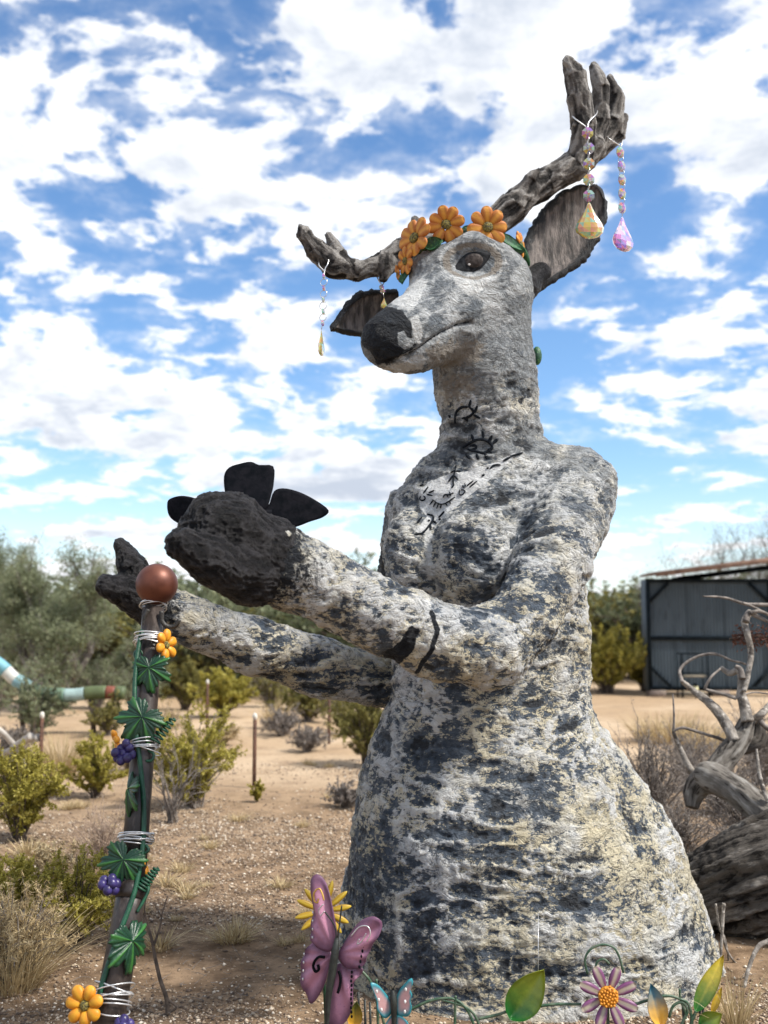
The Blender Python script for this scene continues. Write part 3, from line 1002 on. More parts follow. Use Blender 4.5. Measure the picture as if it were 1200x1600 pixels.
ear1 = ear_part(P(822, 448, 4.46), P(932, 290, 4.62), .148, -1, [.34, .42, .72, .97, 1.0, .82, .52, .06], (-.25, -1, -.25), .30)
ear2 = ear_part(P(625, 470, 4.62), P(519, 513, 4.5), .098, -1, [.5, .6, .85, 1.0, .80, .45, .2, .03], (-.1, -1, -.5), .30)
tag(ear1, 'large upright cupped ear with black ragged rim'); tag(ear2, 'lowered ear partly hidden behind the nose')
# dark ear roots
rough_part('ear_root', [(chain([(806, 440, 4.40, .055), (822, 448, 4.44, .06), (845, 425, 4.5, .05)]), .03)], .01, hoof_mat, statue, .008, 24)


# ---- eye
def patch(fn, nu_, nv_, lift):
    """surface patch draped on the body: fn(u,v)->px,py in the unit disc; domed"""
    V_, ok = [], True
    for i in range(nu_ + 1):
        for j in range(nv_):
            r = i / nu_; a = 2 * math.pi * j / nv_
            X_, Y_ = fn(r * math.cos(a), r * math.sin(a))
            p_, n_ = hit(X_, Y_)
            V_.append((p_, n_, r))
    P_ = np.array([v_[0] for v_ in V_]); Nn = np.array([v_[1] for v_ in V_]); Nm = Nn.mean(0); Nm /= np.linalg.norm(Nm)
    rr = np.array([v_[2] for v_ in V_])
    c0 = P_.mean(0)
    hgt_ = (P_ - c0) @ Nm
    P_ = P_ - Nm * (hgt_ * .6)[:, None] + Nm * (lift * np.sqrt(np.clip(1 - rr ** 2, 0, 1)) + .004)[:, None]
    F = []
    for i in range(nu_):
        for j in range(nv_):
            k = (j + 1) % nv_
            F.append((i * nv_ + j, i * nv_ + k, (i + 1) * nv_ + k, (i + 1) * nv_ + j))
    return P_, F


def almond(u_, v_, s=1.0):
    w_ = v_ * (1 - .45 * u_ * u_)
    x_, y_ = u_ * 31 * s, w_ * 15.5 * s
    a = R(-24)
    return 738 + x_ * math.cos(a) - y_ * math.sin(a), 409 + x_ * math.sin(a) + y_ * math.cos(a)


eye_dark = simple('eye_dark', [(0.008, 0.009, 0.011), (0.034, 0.036, 0.040)], 50, .75, .3, 80, spec=.1)
iris_m = simple('iris_brown', [(0.035, 0.029, 0.027), (0.095, 0.08, 0.074)], 70, .7, .2, 90, spec=.15)
glint_m = simple('eye_glint', [(0.6, 0.58, 0.55), (0.75, 0.72, 0.7)], 30, .5, 0)
v_, f_ = patch(lambda a, b_: almond(a, b_), 8, 28, .010)
eye = mobj('eye', v_, f_, eye_dark, statue)
v_, f_ = patch(lambda a, b_: (741 + a * 14 + b_ * 4, 408 + b_ * 11 - a * 4), 5, 20, .012)
v_ = v_ + np.array((-.35, -.9, -.2)) * .010
iris = mobj('iris', v_, f_, iris_m, eye)
v_, f_ = patch(lambda a, b_: (735 + a * 2.6, 414 + b_ * 2.2), 3, 10, .003)
mobj('glint', v_ + np.array((-.35, -.9, -.2)) * .018, f_, glint_m, eye)

# ---- painted symbols on neck and chest (brush strokes lying on the plaster)
ink = simple('symbol_ink', [(0.008, 0.010, 0.014), (0.02, 0.024, 0.03)], 60, .8, .3, 120, spec=.05)


def stroke(poly, width=4.0):
    pts = np.asarray(poly, float)
    L = np.linalg.norm(np.diff(pts, axis=0), axis=1).sum()
    q = resample(pts, max(3, int(L / 2.2)))
    H = [hit(x_, y_, .004) for x_, y_ in q]
    H = [h for h in H if h[0] is not None]
    if len(H) < 3:
        return None
    pp = np.array([h[0] for h in H]); nn = np.array([h[1] for h in H])
    for _ in range(2):
        pp[1:-1] = (pp[:-2] + 2 * pp[1:-1] + pp[2:]) / 4
        nn[1:-1] = (nn[:-2] + nn[1:-1] + nn[2:]) / 3
    T = np.gradient(pp, axis=0)
    S_ = np.cross(nn, T); S_ /= np.linalg.norm(S_, axis=1)[:, None] + 1e-9
    t = np.linspace(0, 1, len(pp))
    wv = width / FPX * 4.3 * .36 * (.55 + .45 * np.sin(t * math.pi) ** .5 + .25 * (rng.random(len(pp)) - .5))
    up = nn / np.linalg.norm(nn, axis=1)[:, None] * .002
    prof = [(-1, -1.5), (-.75, .6), (0, 1), (.75, .6), (1, -1.5)]
    V_ = np.stack([pp + S_ * (wv * a)[:, None] + up * b_ for a, b_ in prof], 1).reshape(-1, 3)
    F = []
    for i in range(len(pp) - 1):
        for j in range(4):
            F.append((i * 5 + j, i * 5 + j + 1, i * 5 + j + 6, i * 5 + j + 5))
    return V_, F


def symbol(polys, width, label):
    S_ = [stroke([(640 + x_ / 5.4545, 600 + y_ / 5.4545) for x_, y_ in pl], width) for pl in polys]
    S_ = [s for s in S_ if s]
    if S_:
        root_ = tag(mobj('painted_symbol', *S_[0], ink, statue), label)
        for s_ in S_[1:]:
            mobj('brush_stroke', *s_, ink, root_)


symbol([[(390, 330), (395, 250), (440, 200), (510, 195)], [(505, 200), (522, 140)], [(510, 195), (548, 240), (500, 280), (450, 290)], [(555, 245), (575, 190)], [(545, 262), (600, 292)], [(338, 270), (352, 290)], [(460, 285), (500, 310)]], 6.5, 'horned curl painted in black on the neck')
symbol([[(455, 545), (520, 500), (600, 470), (670, 490), (705, 540), (640, 585), (560, 575), (500, 560)], [(530, 435), (548, 485)], [(622, 405), (630, 460)], [(700, 440), (675, 495)], [(750, 470), (700, 515)], [(700, 590), (670, 550)], [(520, 530), (560, 520), (570, 550), (530, 560)], [(480, 600), (520, 640)], [(570, 600), (590, 650)], [(640, 590), (660, 640)]], 7, 'rayed eye painted in black on the lower neck')
symbol([[(395, 700), (385, 750), (370, 830), (376, 865), (358, 890)], [(385, 745), (435, 745)], [(372, 778), (332, 838)], [(378, 778), (415, 820)], [(385, 740), (350, 755)]], 4, 'black sprig painted on white chest patch')
symbol([[(198, 985), (250, 1022), (300, 1022), (350, 992), (388, 965)], [(205, 990), (172, 1032)], [(226, 1006), (202, 1052)], [(248, 1020), (232, 1064)], [(272, 1026), (264, 1062)], [(310, 1018), (322, 1042)], [(340, 1000), (352, 1026)], [(288, 970), (300, 940), (340, 948), (374, 928)], [(340, 920), (352, 960)], [(318, 945), (330, 968)]], 3, 'comb shaped necklace painted on white chest patch')
symbol([[(98, 955), (85, 985), (115, 998), (142, 975), (120, 955)], [(150, 942), (200, 952)], [(165, 930), (212, 908)], [(120, 935), (160, 880)], [(90, 870), (122, 858)]], 3.6, 'black sun curl painted at chest edge')
symbol([[(430, 905), (420, 942), (450, 948), (478, 910), (440, 903)], [(448, 868), (468, 890)], [(488, 872), (542, 828)], [(510, 882), (572, 832)], [(480, 880), (470, 850)]], 3, 'small ringed leaf painted on chest patch')
symbol([[(150, 1110), (200, 1125), (196, 1170), (140, 1240), (100, 1275), (40, 1282)], [(196, 1165), (235, 1192)], [(250, 1142), (300, 1088)], [(252, 1158), (270, 1150)], [(155, 1168), (175, 1165)], [(180, 1200), (178, 1245)], [(60, 1190), (100, 1140)]], 5, 'black twig painted below white chest patch')
symbol([[(685, 725), (722, 692), (775, 692)], [(795, 658), (862, 620)], [(655, 722), (675, 716)], [(615, 788), (638, 772)], [(860, 615), (960, 590)]], 5, 'dark dashes painted along the collarbone')

# ================================================================== ORNAMENTS ON AND AROUND THE STATUE
def paint_mat(name, ca, cb, rough=.45, scale=40, bump=.25, cc=None, metallic=0.0):
    """hand-painted surface: colour a -> b along the attribute 't', worn by noise"""
    m, nt, b = newmat(name)
    vec = nd(nt, 'ShaderNodeTexCoord').outputs['Object']
    t = nd(nt, 'ShaderNodeAttribute', attribute_name='t').outputs['Fac']
    nz = noise(nt, vec, scale, 5, .65)
    tt = math_(nt, 'MULTIPLY_ADD', math_(nt, 'SUBTRACT', nz, .5), .5, t)
    c = mixc(nt, sstep(nt, tt, 0.05, 0.95), ca, cb)
    if cc:
        c = mixc(nt, math_(nt, 'MULTIPLY', sstep(nt, noise(nt, vec, scale * 2.3, 4, .7), .56, .7), .6), c, cc)
    nt.links.new(c, b.inputs['Base Color'])
    b.inputs['Roughness'].default_value = rough
    b.inputs['Metallic'].default_value = metallic
    bm = nd(nt, 'ShaderNodeBump', {'Height': noise(nt, vec, scale * 2, 5, .6), 'Strength': bump, 'Distance': .006})
    nt.links.new(bm.outputs[0], b.inputs['Normal'])
    return m


clay_orange = paint_mat('clay_orange', (0.44, 0.14, 0.02), (0.66, 0.29, 0.035), .6, 35, .3, (0.55, 0.21, 0.05))
clay_yellow = paint_mat('clay_yellow', (0.62, 0.24, 0.012), (0.72, 0.34, 0.02), .5, 35, .25)
seed_dark = simple('flower_seed_dark', [(0.03, 0.03, 0.02), (0.35, 0.28, 0.06)], 160, .7, .8, 200)
clay_green = simple('clay_green', [(0.01, 0.055, 0.028), (0.02, 0.11, 0.04), (0.07, 0.20, 0.05)], 30, .5, .4)
wire_silver = simple('silver_wire', [(0.62, 0.62, 0.62), (0.8, 0.8, 0.8)], 60, .3, .1, metallic=.7)
wire_dark = simple('dark_wire', [(0.02, 0.018, 0.016), (0.05, 0.045, 0.04)], 40, .5, .3)


def petal_geom(c, r_, u_, n_, length, width, thick, start=.25, groove=.3, curl=0.0, pointed=0.0):
    """one rounded petal: r_ outward dir, u_ side dir, n_ face normal"""
    V_, F = sphere((0, 0, 0), 1.0, 12, 9)
    V_ = V_[:, [2, 0, 1]]                         # pole axis -> petal axis (x)
    x = V_[:, 0]
    wv = width * (0.82 + .18 * x) * (1 - pointed * np.clip(x, 0, 1) ** 2)
    y = V_[:, 1] * wv
    zc = V_[:, 2] * thick
    zc = zc - np.where(V_[:, 2] > 0, groove * thick * np.exp(-(V_[:, 1] / .32) ** 2) * 1.4, 0)
    L2 = length * (1 - start) / 2
    X_ = length * start + L2 * (x + 1)
    zc = zc + curl * (X_ / length) ** 2 * length
    W = np.asarray(c) + X_[:, None] * r_ + y[:, None] * u_ + zc[:, None] * n_
    tcol = np.clip(np.exp(-(V_[:, 1] / .4) ** 2) * (V_[:, 2] > -.1), 0, 1)
    return W, F, tcol


def flower(parent, c, n_, radius, npet=8, mat=None, rot=0.0, wid=.29, thick=.15, curl=.05, seed=None, name='flower', groove=.3, pointed=0.0, cr=.26, jitter=.08):
    u_, v2, nn = frame(n_)
    c = np.asarray(c, float)
    V_, F = sphere(c + nn * radius * .05, (radius * cr, radius * cr, radius * .16), 14, 8, (u_, v2, nn))
    V_ = V_ + (rng.random(V_.shape) - .5) * radius * .03
    fl = mobj(name, V_, F, seed or seed_dark, parent)
    for k in range(npet):
        a = rot + 2 * math.pi * k / npet + (random.random() - .5) * jitter * 2
        r_ = math.cos(a) * u_ + math.sin(a) * v2
        s_ = -math.sin(a) * u_ + math.cos(a) * v2
        L_ = radius * (1 + (random.random() - .5) * jitter * 1.5)
        W, Fp, t = petal_geom(c, r_, s_, nn, L_, radius * wid * 1.25, radius * thick, .2, groove, curl + (random.random() - .5) * jitter, pointed)
        p_ = mobj('petal', W, Fp, mat or clay_orange, fl)
        fattr(p_.data, 't', t)
    return fl


def plate(outline, thick, mat, parent, name, relief=None, rings=6, uvt=None):
    """solid sheet from a closed 3-D outline; relief(points, s)->offset along the normal"""
    O = np.asarray(outline, float)
    c = O.mean(0)
    n_ = np.zeros(3)
    for a, b_ in zip(O, np.roll(O, -1, 0)):
        n_ += np.cross(a - c, b_ - c)
    n_ /= np.linalg.norm(n_)
    if n_ @ (c - np.array((0, 0, CAM_H))) > 0:          # face the near side
        n_ = -n_; O = O[::-1]
    m_ = len(O)
    S_ = np.linspace(1, .12, rings)
    base = np.vstack([c + (O - c) * s for s in S_] + [c[None]])
    ss = np.concatenate([np.full(m_, s) for s in S_] + [np.zeros(1)])
    off = np.zeros(len(base)) if relief is None else relief(base, ss)
    A_ = base + n_ * (off + thick / 2)[:, None]
    B_ = base + n_ * (off - thick / 2)[:, None]
    F = []
    for i in range(rings - 1):
        for j in range(m_):
            k = (j + 1) % m_
            F.append((i * m_ + j, i * m_ + k, (i + 1) * m_ + k, (i + 1) * m_ + j))
    ctr = rings * m_
    for j in range(m_):
        F.append(((rings - 1) * m_ + j, (rings - 1) * m_ + (j + 1) % m_, ctr))
    nb = len(base)
    F2 = [tuple(i + nb for i in f[::-1]) for f in F]
    side = [((j + 1) % m_, j, j + nb, (j + 1) % m_ + nb) for j in range(m_)]
    o = mobj(name, np.vstack([A_, B_]), F + F2 + side, mat, parent)
    t = (1 - ss) if uvt is None else uvt(base, ss)
    fattr(o.data, 't', np.concatenate([t, t]))
    return o


def smooth_outline(pts, n):
    pts = np.asarray(pts, float)
    q = np.vstack([pts[-2:], pts, pts[:3]])
    r_ = resample(q, n * (len(q) - 1) // len(pts) + 1)
    # keep the middle lap
    per = (len(r_) - 1) / (len(q) - 1)
    i0, i1 = int(round(2 * per)), int(round((2 + len(pts)) * per))
    return r_[i0:i1]


def leaf(parent, base, tip, width, n_, mat, name='leaf', thick=.006, bend=.1, nu_=14):
    """pointed leaf with a midrib"""
    a, b_ = np.asarray(base, float), np.asarray(tip, float)
    ax = b_ - a; L_ = np.linalg.norm(ax); ax = ax / L_
    n_ = np.asarray(n_, float); n_ = n_ - ax * (n_ @ ax); n_ /= np.linalg.norm(n_)
    s_ = np.cross(n_, ax)
    ts = np.linspace(0, 1, nu_)
    wv = width * np.sin(np.clip(ts, 0, 1) ** .8 * math.pi) ** .85 + width * .02
    vs = np.linspace(-1, 1, 9)
    T_, V_ = np.meshgrid(ts, vs, indexing='ij')
    wob = .06 * np.cos(T_ * 26 - np.abs(V_) * 4) * np.abs(V_) * (1 - np.abs(V_) * .3)
    h_ = width * (.30 * V_ ** 2 - .10 * np.exp(-(V_ / .12) ** 2) + wob) - bend * L_ * (T_ - .3) ** 2
    pts = a + ax * (T_ * L_)[..., None] + s_ * (V_ * wv[:, None])[..., None] + n_ * h_[..., None]
    g = pts.reshape(-1, 3); nv_ = len(vs)
    F = [(i * nv_ + j, (i + 1) * nv_ + j, (i + 1) * nv_ + j + 1, i * nv_ + j + 1) for i in range(nu_ - 1) for j in range(nv_ - 1)]
    m_ = len(g)
    B_ = g - n_ * thick
    bo = [i * nv_ for i in range(nu_)] + [(nu_ - 1) * nv_ + j for j in range(1, nv_)] + [i * nv_ + nv_ - 1 for i in range(nu_ - 2, -1, -1)] + list(range(nv_ - 2, 0, -1))
    side = [(bo[i], bo[(i + 1) % len(bo)], bo[(i + 1) % len(bo)] + m_, bo[i] + m_) for i in range(len(bo))]
    o = mobj(name, np.vstack([g, B_]), F + [tuple(i + m_ for i in f[::-1]) for f in F] + side, mat, parent)
    t = np.clip(T_.ravel() * .9 + .1 * np.exp(-(V_.ravel() / .1) ** 2), 0, 1)
    fattr(o.data, 't', np.concatenate([t, t]))
    return o


# ---- flower crown
crown = empty('garland_crown', P(735, 380, 4.3), 'crown of orange clay flowers and green leaves around the deer head', 'crown')
bandp = [P(652, 425, 4.33), P(654, 405, 4.27), P(670, 386, 4.24), P(700, 368, 4.24), P(745, 362, 4.27), P(785, 372, 4.33), P(815, 392, 4.42), P(818, 420, 4.56), P(770, 405, 4.66), P(700, 425, 4.60), P(664, 430, 4.46)]
bandp.append(bandp[0])
v_, f_ = tube(np.array(bandp), .02, 10, 70)
mobj('band', v_, f_, clay_green, crown)
flower(crown, P(697, 351, 4.20), (-.10, -1, -.30), .082, 8, rot=.25)
flower(crown, P(762, 355, 4.22), (.10, -1, -.22), .088, 8, rot=.1)
flower(crown, P(648, 372, 4.20), (-.72, -.68, .05), .090, 8, rot=.2)
flower(crown, P(634, 408, 4.24), (-.9, -.45, -.15), .066, 7, rot=.5)
flower(crown, P(622, 428, 4.30), (-.96, -.1, -.3), .040, 6, rot=.1)
flower(crown, P(813, 382, 4.40), (.90, -.35, .12), .062, 7, rot=.3)
leaf(crown, P(664, 386, 4.20), P(690, 374, 4.17), .028, (-.2, -1, .1), clay_green, thick=.02)
leaf(crown, P(776, 366, 4.25), P(822, 392, 4.34), .026, (.2, -1, .3), clay_green, thick=.024)
leaf(crown, P(722, 366, 4.22), P(742, 356, 4.24), .026, (.1, -1, .2), clay_green, thick=.02)
leaf(crown, P(640, 415, 4.27), P(622, 438, 4.24), .016, (-.9, -.5, 0), clay_green, thick=.02)
neck_leaf = mobj('clay_leaf', *sphere(P(839, 556, 4.46), (.022, .024, .043), 12, 9), clay_green)
tag(neck_leaf, 'small dark green clay leaf on the back of the neck', 'leaf')


# ---- hanging crystals
def crystal_material():
    m, nt, b = newmat('iridescent_crystal')
    hue = nd(nt, 'ShaderNodeAttribute', attribute_name='hue').outputs['Fac']
    ramp = nd(nt, 'ShaderNodeValToRGB', {'Fac': hue})
    e = ramp.color_ramp.elements
    e[0].position = 0; e[0].color = (0.75, 0.80, 0.80, 1)
    e[1].position = 1; e[1].color = (0.88, 0.86, 0.90, 1)
    for pos, col in ((.2, (.30, .75, .62, 1)), (.35, (.85, .72, .12, 1)), (.5, (.9, .42, .18, 1)), (.65, (.85, .25, .6, 1)), (.8, (.38, .26, .85, 1)), (.9, (.3, .32, .36, 1))):
        k = e.new(pos); k.color = col
    nt.links.new(ramp.outputs[0], b.inputs['Base Color'])
    b.inputs['Roughness'].default_value = .04
    b.inputs['Transmission Weight'].default_value = .55
    b.inputs['IOR'].default_value = 1.45
    b.inputs['Coat Weight'].default_value = .6
    return m


crystal = crystal_material()


def faceted(c, profile, nseg, depth, ax_up, n_, parent, name, hues=(0, 1)):
    """flattened faceted lathe; profile: (height, half width); n_ = flat facing direction"""
    u_, v2, nn = frame(n_)
    V_, F = [], []
    for (h_, r_) in profile:
        for j in range(nseg):
            a = 2 * math.pi * (j + .5 * 0) / nseg
            V_.append(np.asarray(c) + u_ * (r_ * math.cos(a)) + nn * (r_ * depth * math.sin(a)) + np.asarray(ax_up) * h_)
    m_ = len(profile)
    for i in range(m_ - 1):
        for j in range(nseg):
            k = (j + 1) % nseg
            F.append((i * nseg + j, i * nseg + k, (i + 1) * nseg + k))
            F.append((i * nseg + j, (i + 1) * nseg + k, (i + 1) * nseg + j))
    F.append(tuple(range(nseg))[::-1]); F.append(tuple(range((m_ - 1) * nseg, m_ * nseg)))
    o = mobj(name, np.array(V_), F, crystal, parent, smooth=False)
    at = o.data.attributes.new('hue', 'FLOAT', 'FACE')
    at.data.foreach_set('value', (hues[0] + (hues[1] - hues[0]) * rng.random(len(o.data.polygons))).astype(np.float32))
    return o


def bead(c, r_, n_, parent):
    """octagonal cut bead, flat to n_"""
    u_, v2, nn = frame(n_)
    V_, F = [], []
    for (s, d_) in ((.45, -.34), (1, -.05), (1, .05), (.45, .34)):
        for j in range(8):
            a = 2 * math.pi * (j + .5) / 8
            V_.append(np.asarray(c) + r_ * (s * (u_ * math.cos(a) + v2 * math.sin(a)) + nn * d_))
    for i in range(3):
        for j in range(8):
            k = (j + 1) % 8
            F.append((i * 8 + j, i * 8 + k, (i + 1) * 8 + k, (i + 1) * 8 + j))
    V_.append(np.asarray(c) - nn * r_ * .36); V_.append(np.asarray(c) + nn * r_ * .36)
    for j in range(8):
        F.append(((j + 1) % 8, j, 32)); F.append((24 + j, 24 + (j + 1) % 8, 33))
    o = mobj('bead', np.array(V_), F, crystal, parent, smooth=False)
    at = o.data.attributes.new('hue', 'FLOAT', 'FACE')
    at.data.foreach_set('value', rng.random(len(o.data.polygons)).astype(np.float32))


def ring(c, r_, n_, wr=.0015, segs=16):
    u_, v2, nn = frame(n_)
    a = np.linspace(0, 2 * math.pi, segs + 1)
    return tube(np.asarray(c) + r_ * (np.cos(a)[:, None] * u_ + np.sin(a)[:, None] * v2), wr, 5, cap=False)


def strand(beads, drop, dropn, Y, loop, label, br=.027, dsize=(.064, .168), turn=(0, -1, -.2), hues=(.2, .55), bh=(0, 1)):
    th = empty('crystal_strand', P(*beads[0], Y), label, 'crystal pendant', None)
    for i, (x_, y_) in enumerate(beads):
        bead(P(x_, y_, Y), br, turn, th)
    wires = []
    for (x_, y_), (x2, y2) in zip(beads[:-1], beads[1:]):
        a, b_ = P(x_, y_, Y), P(x2, y2, Y)
        m_ = (a + b_) / 2
        gap = np.linalg.norm(a - b_) / 2 - br * .7
        wires.append(ring(m_, max(gap, .007), (turn[1], -turn[0], .1), .0016))
    d_ = P(drop[0], drop[1], Y)
    a = P(*beads[-1], Y)
    wires.append(tube([a, d_ + np.array((0, 0, dsize[1] * .52))], .0016, 5))
    loopw = [P(*q) for q in loop]
    wires.append(tube(np.array(loopw + [P(*beads[0], Y)]), .0028, 6, 40))
    for v_, f_ in wires:
        mobj('wire_link', v_, f_, wire_silver, th)
    H_, W_ = dsize[1], dsize[0]
    prof = [(-.5, .0), (-.49, .25), (-.44, .62), (-.33, .92), (-.2, 1.0), (-.06, .86), (.08, .62), (.22, .4), (.36, .22), (.46, .12), (.5, .06)]
    prof = [(h_ * H_, max(w_, .02) * W_) for h_, w_ in prof]
    faceted(d_, prof, 12, .38, (0, 0, 1), dropn, th, 'teardrop', hues)
    return th


strand([(918, 208), (920, 232), (920, 256), (920, 281), (920, 306)], (921, 345), (0, -1, -.2), 4.38,
       [(918, 200, 4.40), (897, 184, 4.42), (899, 180, 4.55), (930, 172, 4.56), (932, 178, 4.46), (920, 191, 4.40)],
       'crystal bead strand with golden teardrop hanging from tall antler')
strand([(969, 238), (971, 260), (972, 281), (972, 303), (972, 325)], (973, 366), (.6, -1, -.2), 4.6,
       [(969, 228, 4.6), (950, 215, 4.58), (948, 208, 4.7), (972, 216, 4.74), (972, 222, 4.62)],
       'pink and violet crystal strand at the outer tines of tall antler', turn=(.75, -1, -.2), hues=(.55, .95))
strand([(506, 432), (506, 450), (505, 468), (505, 487), (504, 505)], (502, 536), (1, -.35, 0), 4.36,
       [(507, 424, 4.37), (498, 412, 4.39), (505, 395, 4.47), (513, 394, 4.42), (513, 410, 4.38), (508, 420, 4.37)],
       'small crystal strand hanging from low antler beside the muzzle', br=.014, dsize=(.030, .115), turn=(1, -.45, 0))
strand([(596, 449), (598, 455)], (600, 474), (.4, -1, 0), 4.49,
       [(597, 446, 4.49), (590, 434, 4.50), (596, 424, 4.53), (604, 432, 4.50)],
       'short violet crystal hanging from stub of low antler above the ear', br=.012, dsize=(.016, .05))

# ---- black metal butterfly on the raised hoof
black_metal = simple('black_metal', [(0.004, 0.005, 0.007), (0.010, 0.010, 0.013)], 30, .7, .2, spec=.03)
bb = empty('metal_butterfly', P(400, 800, 3.5), 'black metal butterfly lying on the raised hoof palm', 'ornament')


def pxwing(pts, Yf, n=36):
    return np.array([P(x_, y_, Yf(x_, y_)) for x_, y_ in smooth_outline(pts, n)])


vein = lambda b_, s: .003 * np.sin(s * 20) * (1 - s)
plate(pxwing([(352, 772), (350, 745), (358, 731), (375, 725), (392, 722), (405, 727), (427, 729), (428, 752), (424, 772), (415, 795), (385, 806), (360, 800)], lambda x_, y_: 3.46 + (800 - y_) * .0008), .006, black_metal, bb, 'wing', vein)
plate(pxwing([(420, 790), (428, 768), (442, 763), (465, 768), (490, 780), (513, 797), (505, 808), (485, 815), (455, 825), (430, 818), (408, 806)], lambda x_, y_: 3.46 + (x_ - 400) * .0009), .006, black_metal, bb, 'wing', vein)
plate(pxwing([(262, 785), (272, 777), (290, 775), (312, 782), (328, 800), (318, 822), (290, 822), (266, 808)], lambda x_, y_: 3.42 + (320 - x_) * .0006), .006, black_metal, bb, 'wing', vein)
v_, f_ = tube([P(312, 812, 3.43), P(360, 806, 3.46), P(425, 802, 3.47)], [.012, .02, .012], 8, 12)
mobj('abdomen', v_, f_, black_metal, bb)

# ---- staff with copper ball
staff_m = simple('dark_brown_pipe', [(0.020, 0.015, 0.013), (0.045, 0.033, 0.028), (0.07, 0.055, 0.048)], 14, .42, .25, 60, stretch=(1, 1, .35))
copper, nt, b = newmat('copper_paint')
vec = nd(nt, 'ShaderNodeTexCoord').outputs['Object']
nt.links.new(mixc(nt, sstep(nt, noise(nt, vec, 14, 5, .6), .35, .7), (0.10, 0.030, 0.018), (0.155, 0.050, 0.028)), b.inputs['Base Color'])
b.inputs['Roughness'].default_value = .46; b.inputs['Metallic'].default_value = .35
bm = nd(nt, 'ShaderNodeBump', {'Height': noise(nt, vec, 60, 4, .6), 'Strength': .08, 'Distance': .004})
nt.links.new(bm.outputs[0], b.inputs['Normal'])
T0, J0, B0 = P(240, 946, 4.0), P(206, 1393, 3.64), P(154, 1680, 3.42)
B0 = J0 + (B0 - J0) * ((J0[2] + .05) / (J0[2] - B0[2])) if B0[2] < J0[2] else B0
staff = empty('staff', (B0[0], B0[1], 0), 'dark brown pipe staff leaning against hoof, topped with copper ball', 'staff')
v_, f_ = tube(np.array([J0 - (J0 - T0) * .985, T0 + (J0 - T0) * .3, T0 + (J0 - T0) * .7, J0]), [.042, .043, .044, .045], 20)
mobj('upper_pole', v_, f_, staff_m, staff)
v_, f_ = tube(np.array([J0 + (T0 - J0) * .02, J0 + (B0 - J0) * .1, B0]), [.049, .050, .052], 20)
mobj('lower_pole', v_, f_, staff_m, staff)
v_, f_ = tube(np.array([J0 + (T0 - J0) * .035, J0, J0 + (B0 - J0) * .04]), [.050, .056, .053], 20)
mobj('coupling', v_, f_, staff_m, staff)
BALL = P(245, 913, 4.0)
mobj('ball', *sphere(BALL, .081, 40, 24), copper, staff)
for pts in ([(232, 952), (226, 965), (226, 978), (233, 983), (238, 972)], [(252, 955), (253, 970), (262, 979), (274, 978), (280, 968)]):
    v_, f_ = tube(np.array([P(a, b_, 3.945) for a, b_ in pts]), .0085, 8, 20)
    mobj('hook', v_, f_, wire_dark, staff)


def on_staff(py):
    """centre of the staff at a reference row"""
    A_, B_ = (T0, J0) if py < 1393 else (J0, B0)
    lo, hi = 0.0, 1.0
    for _ in range(40):
        m_ = (lo + hi) / 2
        q = A_ + (B_ - A_) * m_
        if to_px(q[None])[0, 1] < py:
            lo = m_
        else:
            hi = m_
    return A_ + (B_ - A_) * lo


# ---- vine garland wired to the staff
vine = empty('vine_garland', on_staff(1580), 'painted metal grapevine with leaves, grapes and yellow flowers wired to staff', 'garland')
vine_green = simple('vine_green', [(0.006, 0.045, 0.024), (0.012, 0.085, 0.04)], 30, .45, .2)
vine_leaf = paint_mat('vine_leaf_green', (0.003, 0.034, 0.016), (0.05, 0.20, 0.035), .38, 45, .3)
grape_m = simple('grape_purple', [(0.02, 0.014, 0.07), (0.05, 0.035, 0.16)], 40, .35, .15)
stem = []
for py in range(985, 1600, 25):
    c_ = on_staff(py)
    s_ = math.sin(py * .016) * .035
    stem.append(c_ + np.array((-.036 * math.cos(py * .012), -.038, 0)) * 1.0 + np.array((0, -.012 + s_ * .2, 0)))
v_, f_ = tube(np.array(stem), .009, 8, 90)
mobj('stem', v_, f_, vine_green, vine)


